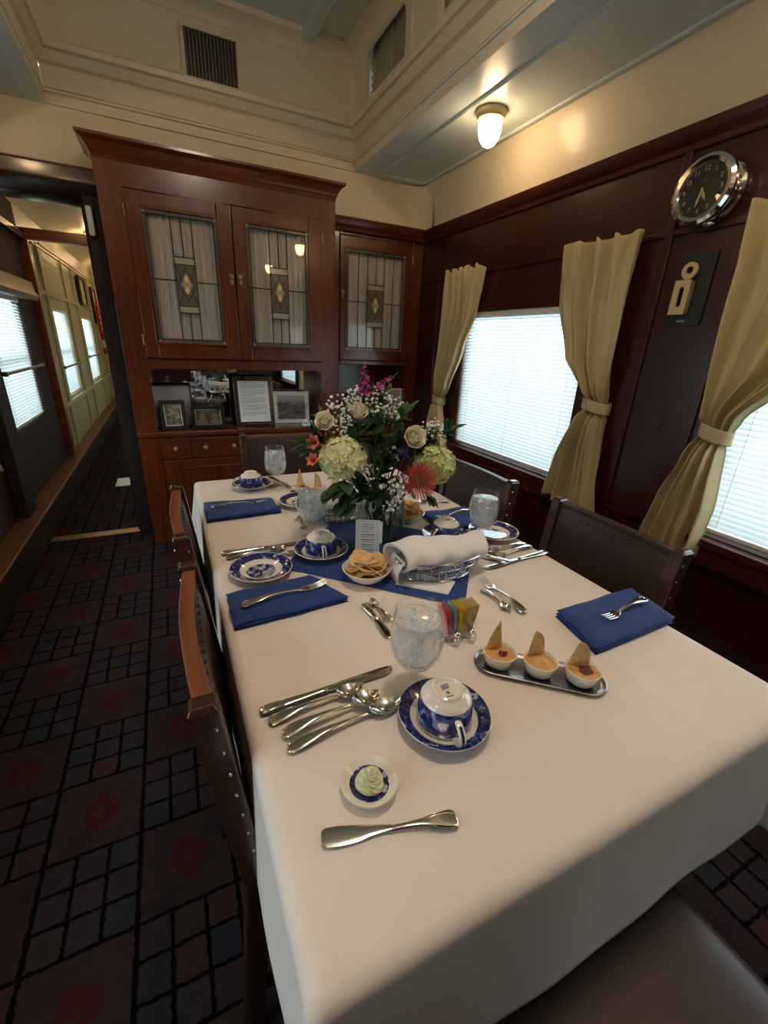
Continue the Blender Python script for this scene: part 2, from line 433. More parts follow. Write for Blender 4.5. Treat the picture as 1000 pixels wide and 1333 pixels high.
def text_mesh(g, s, size, mat4, extrude=0.0004, align='CENTER'):
    cu_ = bpy.data.curves.new('t', 'FONT'); cu_.body = s; cu_.size = size; cu_.align_x = align; cu_.align_y = 'CENTER'; cu_.extrude = extrude
    o = bpy.data.objects.new('t', cu_); COL.objects.link(o)
    me = bpy.data.meshes.new_from_object(o)
    bpy.data.objects.remove(o); bpy.data.curves.remove(cu_)
    me.transform(g.T @ mat4); 
    n0 = len(g.bm.faces); g.bm.from_mesh(me); g.bm.faces.ensure_lookup_table()
    for f in g.bm.faces[n0:]: f.material_index = g.mi
    bpy.data.meshes.remove(me)
def holed_plate(g, outer, holes, thick, mat4):
    """flat plate with holes cut out of it, in its own plane, then moved by mat4"""
    cu_ = bpy.data.curves.new('h', 'CURVE'); cu_.dimensions = '2D'; cu_.fill_mode = 'BOTH'; cu_.extrude = thick/2
    for lp in [outer]+holes:
        sp = cu_.splines.new('POLY'); sp.points.add(len(lp)-1); sp.use_cyclic_u = True
        for i, p in enumerate(lp): sp.points[i].co = (p[0], p[1], 0, 1)
    o = bpy.data.objects.new('h', cu_); COL.objects.link(o)
    me = bpy.data.meshes.new_from_object(o)
    bpy.data.objects.remove(o); bpy.data.curves.remove(cu_)
    me.transform(mat4)
    n0 = len(g.bm.faces); g.bm.from_mesh(me); g.bm.faces.ensure_lookup_table()
    for f in g.bm.faces[n0:]: f.material_index = g.mi
    bpy.data.meshes.remove(me)

# ================================================================== ROOM SHELL
XL, XR, YE, YB = -0.96, 1.87, 3.30, -2.2       # side walls, end partition, back of the room
WZ0, WZ1 = 0.66, 1.545                          # window opening heights
g = G(); g.box(-1.2, 2.1, YB-0.1, 9.9, -0.06, 0.0); struct('floor', g, 'carpet', smooth=0)

def wall_sections(g, xa, xb, y0, y1, z0, z1, wins):
    y = y0
    for a, b, c, d in sorted(wins):
        g.box(xa, xb, y, a, z0, z1); g.box(xa, xb, a, b, z0, c); g.box(xa, xb, a, b, d, z1); y = b
    g.box(xa, xb, y, y1, z0, z1)
RW = [(1.60, 2.66, WZ0, WZ1), (-0.12, 0.94, WZ0, WZ1), (-1.75, -0.70, WZ0, WZ1)]  # last opening added behind the viewer for extra daylight
LW = [(1.60, 2.66, WZ0, WZ1), (-0.12, 0.94, WZ0, WZ1)]
g = G(); wall_sections(g, XR, XR+0.09, YB, 3.62, 0, 2.10, RW); struct('wall_right', g, 'panel', smooth=0)
g = G(); wall_sections(g, XL-0.09, XL, YB, 3.30, 0, 2.10, LW); struct('wall_left', g, 'panel', smooth=0)
g = G(); wall_sections(g, XL-0.09, XL, 3.30, 4.95, 0, 2.45, [(3.66, 4.52, WZ0, 1.54)]); struct('wall_vestibule', g, 'darkmatte', smooth=0)
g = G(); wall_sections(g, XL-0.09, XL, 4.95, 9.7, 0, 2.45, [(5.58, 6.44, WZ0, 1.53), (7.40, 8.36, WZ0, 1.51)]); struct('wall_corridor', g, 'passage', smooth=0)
g = G(); g.box(XL-0.09, XR+0.09, YB-0.1, YB, 0, 3.1); struct('wall_back', g, 'panel', smooth=0)
# upper cream walls leaning in to the soffit, both sides
for side, nm in ((1, 'wall_upper_right'), (-1, 'wall_upper_left')):
    X = (lambda v: v) if side > 0 else (lambda v: 0.91-v)
    g = G(); g.prism([(X(1.885), 2.09), (X(1.87), 2.20), (X(1.85), 2.32), (X(1.828), 2.40), (X(2.0), 2.42), (X(2.0), 2.09)], YB, 3.40)
    struct(nm, g, 'cream')
# end partition above doorway and cabinets, posts, far closing walls
g = G(); g.box(-1.05, 2.0, YE, YE+0.08, 2.10, 2.42)
g.grid(lambda u, v: (1.70+0.155*math.sin(u*PI/2), YE-0.001-0.13*(1-math.cos(u*PI/2)), 2.12+v*0.27), 10, 4)
struct('wall_end', g, 'cream')
g = G(); g.box(-0.245, 2.0, 3.62, 3.70, 0, 3.1); struct('wall_end_rear', g, 'dark', smooth=0)
g = G(); g.box(-0.245, -0.19, 3.38, 9.7, 0, 2.45); struct('wall_passage', g, 'cream', smooth=0)
g = G(); g.box(-1.05, -0.19, 9.6, 9.7, 0, 2.45); struct('wall_far', g, 'cream', smooth=0)
# passage ceiling, a shallow barrel
g = G(); g.prism([(-1.05, 2.05)]+[(-0.62-0.42*math.cos(a*PI/10), 2.07+0.30*math.sin(a*PI/10)) for a in range(11)]+[(-0.12, 2.05), (-0.12, 2.46), (-1.05, 2.46)], 3.38, 9.7)
struct('ceiling_passage', g, 'cream')

# ---- clerestory: soffits, side mouldings, upper walls, ceiling
ZS = 2.395
for side, nm in ((1, 'soffit_right'), (-1, 'soffit_left')):
    X = (lambda v: v) if side > 0 else (lambda v: 0.90-v)
    g = G(); g.box(min(X(1.298), X(2.0)), max(X(1.298), X(2.0)), YB, YE+0.1, ZS, ZS+0.05)
    for xa in (1.795, 1.455):                                   # raised panel beads along the soffit
        g.prism([(X(xa-0.012), ZS+0.01), (X(xa-0.007), ZS-0.007), (X(xa), ZS-0.011), (X(xa+0.007), ZS-0.007), (X(xa+0.012), ZS+0.01)], YB, 3.215)
    g.prism([(3.203, ZS+0.01), (3.208, ZS-0.007), (3.215, ZS-0.011), (3.222, ZS-0.007), (3.227, ZS+0.01)], min(X(1.455), X(1.795)), max(X(1.455), X(1.795)), 'x')
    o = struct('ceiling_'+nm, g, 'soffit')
prof = [(0, 0), (0.0, 0.036), (0.012, 0.040), (0.012, 0.047), (-0.003, 0.050), (-0.003, 0.060), (0.012, 0.064), (0.002, 0.068), (0.002, 0.146), (0.014, 0.152), (0.010, 0.160), (-0.012, 0.170), (-0.022, 0.190), (-0.034, 0.206), (-0.022, 0.211), (-0.044, 0.216), (-0.048, 0.240), (-0.040, 0.252), (-0.004, 0.262), (0.07, 0.262), (0.07, 0)]
g = G(); g.prism([(1.295+a, ZS+0.0005+b) for a, b in prof], YB, YE+0.02); struct('trim_1', g, 'cream', smooth=22)
g = G(); g.prism([(-0.395-a, ZS+0.0005+b) for a, b in prof], YB, YE+0.02); struct('trim_2', g, 'cream', smooth=22)
g = G(); g.prism([(3.285+a, ZS+0.0005+b) for a, b in prof], -0.395, 1.295, 'x'); struct('trim_3', g, 'cream', smooth=22)
# louvred openings in the clerestory side walls
def rrect(x0, x1, z0, z1, r, corners=(0, 0, 1, 1), n=8):
    pts = []
    for (cx, cz, a0, on) in ((x0+r, z0+r, PI, corners[0]), (x1-r, z0+r, 1.5*PI, corners[1]), (x1-r, z1-r, 0, corners[2]), (x0+r, z1-r, PI/2, corners[3])):
        if on:
            for i in range(n+1):
                a = a0+PI/2*i/n; pts.append((cx+r*math.cos(a), cz+r*math.sin(a)))
        else:
            pts.append((cx+(-r if a0 in (PI, PI/2) else r), cz+(-r if a0 in (PI, 1.5*PI) else r)))
    return pts
OPEN = [(2.60, 3.12), (1.40, 2.28), (0.2, 1.08), (-1.0, -0.12)]
for side, nm in ((1, 'wall_clerestory_right'), (-1, 'wall_clerestory_left')):
    X = 1.305 if side > 0 else -0.405
    g = G()
    m4 = Matrix(((0, 0, 1, X), (1, 0, 0, 0), (0, 1, 0, 0), (0, 0, 0, 1)))
    holed_plate(g, [(YB, 2.65), (YE+0.05, 2.65), (YE+0.05, 3.05), (YB, 3.05)], [rrect(a, b, 2.70, 2.945, 0.10) for a, b in OPEN], 0.03, m4)
    for a, b in OPEN:                                             # raised panel bead beside each opening
        for yy in (a-0.07,):
            g.box(X-0.022, X+0.022, yy-0.006, yy+0.006, 2.665, 2.93)
    struct(nm, g, 'cream')
    g = G(); xo = X+0.10*side
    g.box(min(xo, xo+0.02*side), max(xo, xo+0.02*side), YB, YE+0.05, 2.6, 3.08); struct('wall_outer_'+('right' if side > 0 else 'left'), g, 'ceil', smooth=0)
    for k, (a, b) in enumerate(OPEN[:2]):
        t = thing('louvre_vent', ('white slatted louvre vent in the ' + ('right' if side > 0 else 'left') + ' clerestory wall ' + ('close to the end wall' if k == 0 else 'further from the end wall')), 'vent', (X+0.06*side, (a+b)/2, 2.68))
        g = G()
        for i in range(11):
            z = 2.69+i*0.034; g.box(X+0.045*side-0.014, X+0.045*side+0.014, a-0.02, b+0.02, z-0.002, z+0.002, Matrix.Rotation(0.7*side, 3, 'Y'))
        g.obj('slats', 'louvre', t, True, smooth=0)
        for yy in (a+0.02, a+(b-a)*0.5, b-0.02): G().box(X+0.05*side-0.018, X+0.05*side+0.018, yy-0.010, yy+0.010, 2.67, 3.04).obj('mullion', 'louvre', t, True, smooth=0)
g = G(); g.box(-0.42, 1.32, YE-0.002, YE+0.06, 2.6, 3.08)
struct('wall_clerestory_end', g, 'cream')
# top ceiling with cove and beams
g = G(); g.box(-0.6, 1.5, YB, YE+0.1, 2.995, 3.08)
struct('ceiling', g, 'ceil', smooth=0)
cove = [(0, 0)]+[(0.07*(1-math.cos(i*PI/16)), 0.062*math.sin(i*PI/16)) for i in range(9)]
def covep(sx, x, z): return [(x+sx*a, z+b) for a, b in [(0.0, -0.01), (0.012, -0.004), (0.018, 0.012), (0.03, 0.030), (0.055, 0.045), (0.095, 0.052), (0.10, 0.075), (0, 0.075)]]
g = G(); g.prism([(3.30-a, b) for a, b in [(0.0, 2.918), (0.012, 2.924), (0.018, 2.94), (0.03, 2.955), (0.055, 2.966), (0.095, 2.97), (0.10, 3.0), (0, 3.0)]], -0.40, 1.30, 'x')
g.prism(covep(-1, 1.29, 2.925), YB, YE); g.prism(covep(1, -0.39, 2.925), YB, YE)
struct('trim_4', g, 'cream')
g = G()
for xa, xb in ((0.925, 1.03), (-0.13, -0.025)):
    g.prism([(xa, 3.0), (xa+0.012, 2.965), (xa+0.03, 2.957), (xb-0.03, 2.957), (xb-0.012, 2.965), (xb, 3.0)], YB, YE)
for ya in (2.2, 0.9, -0.4): g.prism([(ya, 3.0), (ya+0.012, 2.967), (ya+0.09, 2.967), (ya+0.10, 3.0)], -0.4, 1.3, 'x')
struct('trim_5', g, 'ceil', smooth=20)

# ---- wooden crown rail (cornice) round the room at the top of the panelling
cr_ = [(0.0, 2.035), (-0.012, 2.040), (-0.016, 2.058), (-0.030, 2.070), (-0.042, 2.090), (-0.046, 2.112), (-0.030, 2.120), (0.03, 2.120), (0.03, 2.035)]
g = G(); g.prism([(XR+a, z) for a, z in cr_], YB, YE); struct('trim_6', g, 'mahogy')
g = G(); g.prism([(XL-a, z) for a, z in cr_], YB, YE); struct('trim_7', g, 'mahogy')
g = G(); g.prism([(YE-0.03+a, z+0.004) for a, z in cr_], 1.06, XR, 'x'); g.prism([(YE-0.03+a, z+0.016) for a, z in cr_], XL, -0.21, 'x'); struct('trim_8', g, 'mahogx')
# panelling rails on the right wall
g = G()
g.box(XR-0.010, XR, YB, YE, 1.765, 1.785)                        # moulding above the windows
g.box(XR-0.012, XR, 1.30, 1.33, 0.60, 2.04); g.box(XR-0.012, XR, 1.02, 1.03, 0.64, 1.76)
g.box(XR-0.012, XR, 1.03, 1.30, 0.618, 0.640)
g.box(XR-0.006, XR, 3.02, 3.035, 0.64, 2.04)
struct('trim_9', g, 'panel', bevel=0.003)
g = G()
for a, b, c, d in RW:
    g.box(XR-0.045, XR+0.07, a-0.03, b+0.03, c-0.035, c-0.004)    # sills
    for yy in (a, b): g.box(XR-0.006, XR+0.01, yy-0.022, yy+0.022, c, d)
for a, b, c, d in RW: g.box(XR-0.03, XR, a-0.05, b+0.05, c-0.115, c-0.035)
struct('trim_10', g, 'mahogy', bevel=0.004)
# heater covers (kerbs) along both side walls
g = G(); g.box(XR-0.20, XR, YB, 3.2, 0.0, 0.262); struct('baseboard_right', g, 'dark', smooth=0)
g = G(); g.box(XR-0.21, XR, YB, 3.2, 0.262, 0.282); struct('trim_11', g, 'dark', smooth=0, bevel=0.004)
def perf_mat():
    t = NT('pressed_metal_kerb'); o = t.coord(); s = t.xyz(o)
    a = t.math('ABSOLUTE', t.math('SINE', t.math('MULTIPLY', s[1], 210))); b = t.math('ABSOLUTE', t.math('SINE', t.math('MULTIPLY', s[2], 210)))
    h = t.math('MULTIPLY', a, b)
    t.set(Base_Color=t.mix(h, srgb(22, 16, 14), srgb(64, 46, 38)), Roughness=0.45); t.bump(h, 0.6, 0.003); return t.m
M_['perf'] = perf_mat()
g = G(); g.box(XL, -0.842, YB, 9.6, 0.0, 0.18); struct('baseboard_left', g, 'perf', smooth=0)
g = G(); g.box(XL, -0.836, YB, 9.6, 0.18, 0.20); struct('trim_12', g, 'kerb', smooth=0, bevel=0.004)

# ---- doorway between dining room and passage
g = G()
g.box(-0.312, -0.205, YE-0.06, YE+0.10, 0, 2.06); g.box(XL, -0.90, YE-0.06, YE+0.12, 0, 2.06)
g.box(-0.325, -0.30, YE+0.0, YE+0.03, 0, 1.985)
struct('trim_13', g, 'darkmatte', bevel=0.006)
g = G(); g.prism([(YE-0.075, 2.07), (YE-0.07, 2.02), (YE-0.045, 1.985), (YE+0.0, 1.972), (YE+0.08, 1.972), (YE+0.08, 2.12), (YE-0.075, 2.12)], XL, -0.205, 'x')
struct('trim_14', g, 'dark')
g = G(); g.box(-0.84, -0.30, 3.27, 3.35, 0.0, 0.007); struct('trim_15', g, 'brass', smooth=0, bevel=0.003)
tag(G().box(-0.299, -0.268, YE-0.088, YE-0.058, 1.815, 1.958).obj('door_stop_plate', 'white', bevel=0.010, seg=3), 'small white rounded fitting high on the dark doorway post', 'fitting')
# second opening down the passage
g = G()
g.box(XL-0.01, -0.905, 4.93, 5.03, 0, 2.07); g.box(-0.33, -0.24, 4.93, 5.03, 0, 2.07)
g.box(XL-0.01, -0.24, 4.93, 5.03, 2.005, 2.08)
struct('trim_16', g, 'mahogx', bevel=0.004)
g = G(); g.box(XL-0.01, XL+0.05, 3.40, 4.93, 1.99, 2.04); struct('trim_17', g, 'dark', smooth=0, bevel=0.005)
# cream pilasters and sash rails in the corridor
g = G()
for ya in (5.50, 6.60, 7.25, 8.5): g.box(XL, XL+0.022, ya-0.05, ya+0.05, 0.2, 2.05)
g.box(XL, XL+0.03, 5.03, 9.6, 0.60, 0.645); g.box(XL, XL+0.018, 5.03, 9.6, 1.62, 1.66)
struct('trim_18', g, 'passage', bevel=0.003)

# ---- windows: frame, glass and venetian blind
def window(n, side, a, b, c, d, xw, labelw, gap=0.0215):
    sx = 1 if side > 0 else -1
    t = sthing('window_%d' % n, (xw+0.05*sx, (a+b)/2, c))
    def X(v): return xw+v*sx
    g = G()
    def bx(x0, x1, *r): g.box(min(X(x0), X(x1)), max(X(x0), X(x1)), *r)
    bx(0.055, 0.085, a, a+0.03, c, d); bx(0.055, 0.085, b-0.03, b, c, d); bx(0.055, 0.085, a+0.03, b-0.03, c, c+0.03); bx(0.055, 0.085, a+0.03, b-0.03, d-0.03, d)
    if labelw[1]: bx(0.05, 0.085, a+0.03, b-0.03, (c+d)/2-0.015, (c+d)/2+0.015)
    g.obj('window_frame', 'slatmetal', t, True, smooth=0)
    g = G(); g.box(min(X(0.066), X(0.070)), max(X(0.066), X(0.070)), a+0.02, b-0.02, c+0.02, d-0.02); g.obj('pane', 'pane', t, True, smooth=0)
    # the blind hangs in the opening: a thing of its own
    bl = thing('venetian_blind', labelw[0], 'blind', (X(0.022), (a+b)/2, c))
    g = G(); g.box(min(X(0.006), X(0.038)), max(X(0.006), X(0.038)), a+0.006, b-0.006, d-0.036, d-0.003); g.obj('headrail', 'slatmetal', bl, True, smooth=0, bevel=0.003)
    g = G(); z = c+0.045; k = 0; tilt = 0.82
    while z < d-0.04:
        hw = 0.0125; pts = []
        for q in (-1, -0.5, 0, 0.5, 1):
            px = q*hw*math.cos(tilt); pz = q*hw*math.sin(tilt)+0.0016*(1-q*q)
            pts.append((px, pz))
        for (p0, p1) in zip(pts, pts[1:]):
            vs = [g.v((X(0.022)+p0[0]*sx, a+0.008, z+p0[1])), g.v((X(0.022)+p1[0]*sx, a+0.008, z+p1[1])), g.v((X(0.022)+p1[0]*sx, b-0.008, z+p1[1])), g.v((X(0.022)+p0[0]*sx, b-0.008, z+p0[1]))]
            g.f(vs)
        z += gap; k += 1
    g.obj('slats', 'slat', bl, True, smooth=60)
    g = G(); g.box(min(X(0.012), X(0.034)), max(X(0.012), X(0.034)), a+0.008, b-0.008, c+0.012, c+0.030); g.obj('bottom_rail', 'slatmetal', bl, True, smooth=0, bevel=0.004)
    g = G()
    for f_ in (0.1, 0.5, 0.9):
        yy = a+(b-a)*f_
        for dx in (0.009, 0.035): g.tube([(X(dx), yy, c+0.02), (X(dx), yy, d-0.02)], 0.0009, 5)
    g.obj('ladder_cord', 'white', bl, True)
    sky_light(xw+sx*0.55, (a+b)/2, (c+d)/2+0.50, (b-a)+0.5, (d-c)+0.9, sx, 1.35*SKY_POWER*(b-a)/1.06)
    return t
window(1, 1, *RW[0], XR, ('white slatted venetian blind in the far right-hand window, between two yellow curtains', 0))
window(2, 1, *RW[1], XR, ('white slatted venetian blind in the near right-hand window, cut by the frame edge', 0))
window(8, 1, *RW[2], XR, ('white venetian blind of the added right-hand window behind the viewer', 0))  # unseen window added as bluish fill for the near cloth and seat
window(3, -1, *LW[0], XL, ('white venetian blind on the left wall beside the aisle, outside the dining table', 0))
window(4, -1, *LW[1], XL, ('white venetian blind on the left wall nearest the viewer', 0))
window(5, -1, 3.66, 4.52, WZ0, 1.54, XL, ('white blind of the nearest passage window, framed by dark red wood', 1))
window(6, -1, 5.58, 6.44, WZ0, 1.53, XL, ('white blind of the middle passage window, in the cream wall', 1))
window(7, -1, 7.40, 8.36, WZ0, 1.51, XL, ('white blind of the farthest passage window, beside the fire extinguisher', 1))
# rails across the passage blinds and the pelmet over the first
for (a, b, zz, lb) in ((3.6, 4.62, 1.045, 'nearest passage blind'), (5.5, 6.50, 0.97, 'middle passage blind'), (7.3, 8.4, 1.0, 'farthest passage blind')):
    t = thing('guard_rail', 'thin metal guard rail across the '+lb, 'rail', (XL+0.03, (a+b)/2, zz))
    g = G(); g.tube([(XL+0.035, a, zz), (XL+0.035, b, zz)], 0.010, 10); g.obj('bar', 'grille', t, True)
    for yy in (a, b): G().box(XL, XL+0.045, yy-0.015, yy+0.015, zz-0.015, zz+0.015).obj('bracket', 'brass', t, True, bevel=0.003)
g = G(); g.prism([(XL, 1.53), (XL+0.09, 1.53), (XL+0.105, 1.56), (XL+0.08, 1.60), (XL+0.075, 1.66), (XL, 1.68)], 3.5, 4.66)
tag(g.obj('pelmet', 'grille', bevel=0.003), 'grey-brown moulded pelmet box above the nearest passage blind', 'pelmet')
g = G()
for dx in (0.0, 0.05): g.tube([(-0.90+dx, 5.03, 1.99), (-0.90+dx, 7.0, 2.0), (-0.90+dx, 9.6, 2.02)], 0.008, 8)
tag(g.obj('ceiling_pipe', 'brass'), 'pair of thin metal pipes running under the passage ceiling', 'pipe')
# framed pictures, extinguisher at the far end of the passage
for (y, z, w, h, lb) in ((7.75, 1.82, 0.5, 0.36, 'dark-framed picture above the farthest passage window'), (8.9, 1.70, 0.42, 0.52, 'dark-framed picture at the far end of the passage wall')):
    t = thing('framed_picture', lb, 'picture', (XL+0.03, y, z-h/2))
    g = G(); X0 = XL+0.018
    for r_ in ((y-w/2, y+w/2, z+h/2-0.03, z+h/2), (y-w/2, y+w/2, z-h/2, z-h/2+0.03), (y-w/2, y-w/2+0.03, z-h/2+0.03, z+h/2-0.03), (y+w/2-0.03, y+w/2, z-h/2+0.03, z+h/2-0.03)): g.box(X0, X0+0.03, *r_)
    g.obj('frame', 'blackframe', t, True, smooth=0)
    G().box(X0, X0+0.012, y-w/2+0.03, y+w/2-0.03, z-h/2+0.03, z+h/2-0.03).obj('print', 'cream', t, True, smooth=0)
t = thing('fire_extinguisher', 'red fire extinguisher with white label on the far passage wall', 'extinguisher', (XL+0.11, 8.85, 0.98))
G().lathe([(0.0, 0), (0.06, 0.004), (0.068, 0.02), (0.068, 0.30), (0.055, 0.34), (0.022, 0.37), (0.02, 0.39), (0, 0.39)], 20).obj('tank', 'red', t)
G().lathe([(0.0692, 0.10), (0.0692, 0.22)], 20).obj('paper_label', 'white', t)
g = G(); g.tube([(0, 0, 0.39), (0, 0, 0.42), (0.03, -0.04, 0.46)], 0.012, 8); g.tube([(0, 0, 0.40), (0.06, -0.05, 0.36), (0.085, -0.05, 0.25), (0.08, -0.05, 0.1)], 0.009, 8); g.obj('hose', 'black', t)
t = thing('red_hose', 'coiled red hose hanging above the fire extinguisher', 'hose', (XL+0.05, 8.75, 1.45))
g = G(); g.tube([(0.02, 0.02*math.sin(i*0.9), 0.30-i*0.012) for i in range(40)], 0.022, 8); g.obj('coil', 'red', t)
tag(G().box(-0.56, -0.44, 4.44, 4.70, 0.001, 0.006).obj('floor_plate', 'white', bevel=0.001), 'white rectangular plate lying on the passage carpet', 'plate')

# ---- ceiling lamps
def lamp_parts(t):
    G().lathe([(0, 0), (0.070, 0), (0.074, -0.008), (0.072, -0.020), (0.066, -0.026), (0.064, -0.036), (0.055, -0.040), (0, -0.040)], 36).obj('lamp_base', 'ivory', t)
    G().lathe([(0.053, -0.036), (0.056, -0.055), (0.055, -0.080), (0.046, -0.112), (0.030, -0.134), (0.012, -0.143), (0.0005, -0.145)], 36).obj('glass_globe', 'lampglobe', t, smooth=80)
t0 = thing('ceiling_lamp', 'lit acorn-shaped ceiling lamp on the right soffit near the end wall', 'lamp', (1.565, 2.18, ZS)); lamp_parts(t0)
for (x, y, z, lb) in ((1.565, 0.35, ZS, 'added unseen acorn lamp on the right soffit beside the clock'), 
                  (1.565, -1.4, ZS, 'added unseen acorn lamp on the right soffit behind the viewer'),
                  (-0.665, 2.18, ZS, 'added unseen acorn lamp on the left soffit near the doorway'), (-0.665, 0.35, ZS, 'added unseen acorn lamp on the left soffit over the aisle'), 
                  (-0.60, 4.2, 2.372, 'added unseen ceiling lamp in the vestibule beyond the doorway'), (-0.60, 6.6, 2.372, 'added unseen ceiling lamp halfway along the passage'), (-0.60, 8.7, 2.372, 'added unseen ceiling lamp at the far end of the passage')):
    dup(t0, (x, y, z), 0, lb)  # out-of-view lamps added to brighten room and passage

t = thing('added_dome_lamp', 'added unseen dome lamp brightening the table from the clerestory ceiling', 'lamp', (0.45, 0.55, 2.957))  # unseen fixture added to brighten the table from above
G().lathe([(0.0001, 0), (0.15, 0), (0.155, -0.015), (0.145, -0.03), (0.0001, -0.03)], 40).obj('lamp_base', 'ivory', t)
G().lathe([(0.14, -0.028), (0.138, -0.05), (0.11, -0.085), (0.06, -0.105), (0.0005, -0.112)], 40).obj('glass_dome', 'domeglobe', t, smooth=80)

# ---- black grille on the end wall of the clerestory
t = thing('air_grille', 'black vertical-bar air grille high on the cream end wall', 'grille', (0.43, YE-0.01, 2.655))
g = G()
for r_ in ((0.275, 0.590, 2.872, 2.89), (0.275, 0.590, 2.638, 2.656), (0.275, 0.296, 2.656, 2.872), (0.569, 0.590, 2.656, 2.872)): g.box(r_[0], r_[1], YE-0.008, YE, r_[2], r_[3])
g.obj('frame', 'cream', t, True, smooth=0, bevel=0.002)
g = G(); g.box(0.296, 0.569, YE-0.005, YE-0.003, 2.656, 2.872); g.obj('backing', 'black', t, True, smooth=0)
g = G()
for i in range(15):
    x = 0.303+i*0.0186; g.box(x-0.0035, x+0.0035, YE-0.014, YE-0.004, 2.657, 2.871)
g.obj('bars', 'grille', t, True, smooth=0)

# ================================================================== BUILT-IN CABINETS
def lead_panel(t, x0, x1, z0, z1, y, extra=False):
    """leaded glass light: voile behind, pane, came lines and coloured centre"""
    cx = (x0+x1)/2; cz = (z0+z1)/2; w = x1-x0; h = z1-z0
    ph = random.random()*6
    g = G()
    g.grid(lambda u, v: (x0-0.01+u*(w+0.02), y+0.035+0.006*math.sin(u*62+ph+0.6*math.sin(u*9))+0.003*math.sin(u*140+ph), z0-0.01+v*(h+0.02)), 150, 6)
    g.obj('voile_curtain', 'sheer', t, True, smooth=80)
    G().box(x0-0.004, x1+0.004, y+0.004, y+0.007, z0-0.004, z1+0.004).obj('glass', 'leadglass', t, True, smooth=0)
    # came
    g = G(); r = 0.0032; yy = y+0.003
    def L(a, b): g.tube([(a[0], yy, a[1]), (b[0], yy, b[1])], r, 6)
    m = 0.022
    xs = [x0+m, x1-m]; zs = [z0+m, z1-m]
    for x in xs: L((x, z0), (x, z1))
    for z in zs: L((x0, z), (x1, z))
    cw = 0.139*w
    xa, xb = cx-cw, cx+cw
    bz = [cz+0.215, cz+0.165, cz+0.16-0.005, cz-0.145, cz-0.19]
    t1, t0_, b1, b0 = cz+0.120, cz+0.084, cz-0.130, cz-0.166
    L((xa, z1), (xa, z0)); L((xb, z1), (xb, z0)); L((cx, z1), (cx, t1)); L((cx, b0), (cx, z0))
    for z in (t1, t0_, b1, b0): L((xa, z), (xb, z))
    L((x0, cz), (xa, cz)); L((xb, cz), (x1, cz))
    if extra:
        L((x0+w*0.21, z0), (x0+w*0.21, z1)); L((x1-w*0.21, z0), (x1-w*0.21, z1))
    # long diamond and crossing curves
    mid = cz-0.016; hh = 0.094
    for sg in (1, -1):
        pts = [(cx+sg*cw*0.96*(1-2*abs(k/12-0.5))**1.0*(1 if True else 1)*0+sg*cw*(0.42-0.42*math.cos(k/12*2*PI)), mid-hh+2*hh*k/12) for k in range(13)]
        g.tube([(p[0], yy, p[1]) for p in pts], r*0.9, 6)
        pts = [(cx+sg*cw*(0.98-0.55*math.sin(k/12*PI)), t0_+(b1-t0_)*k/12) for k in range(13)]
        g.tube([(p[0], yy, p[1]) for p in pts], r*0.9, 6)
    g.obj('lead_came', 'black', t, True)
    def tile(x_a, x_b, z_a, z_b, mat, name, dia=False):
        if dia:
            G().prism([((x_a+x_b)/2, z_a), (x_b, (z_a+z_b)/2), ((x_a+x_b)/2, z_b), (x_a, (z_a+z_b)/2)], y+0.0015, y+0.0075).obj(name, mat, t, True, smooth=0)
        else: G().box(x_a, x_b, y+0.0018, y+0.0072, z_a, z_b).obj(name, mat, t, True, smooth=0)
    tile(xa, xb, b1, t0_, 'smoke', 'textured_glass')
    for z_a, z_b in ((t0_, t1), (b0, b1)): tile(xa, xb, z_a, z_b, 'rose_glass', 'pink_glass')
    for dx, dz in ((0, 0.028), (0, -0.028), (-0.016, 0.0), (0.016, 0.0)):
        G().prism([(cx+dx, mid+dz-0.026), (cx+dx+0.0145, mid+dz), (cx+dx, mid+dz+0.026), (cx+dx-0.0145, mid+dz)], y+0.0005, y+0.009).obj('amber_diamond', 'amber' if dz else 'rose_glass', t, True, smooth=0)
    g = G()
    for zz in ((z0+z0+m)/2, (z1+z1-m)/2): g.box(x0, x1, y+0.0018, y+0.0072, zz-m/2, zz+m/2)
    for xx in ((x0+x0+m)/2, (x1+x1-m)/2): g.box(xx-m/2, xx+m/2, y+0.002, y+0.007, z0+m, z1-m)
    g.obj('border_glass', 'smoke', t, True, smooth=0)
    for xx in (x0+m/2, x1-m/2):
        for zz in (z0+m/2, z1-m/2): G().box(xx-m*0.42, xx+m*0.42, y+0.0005, y+0.008, zz-m*0.42, zz+m*0.42).obj('corner_glass', 'rose_glass', t, True, smooth=0)

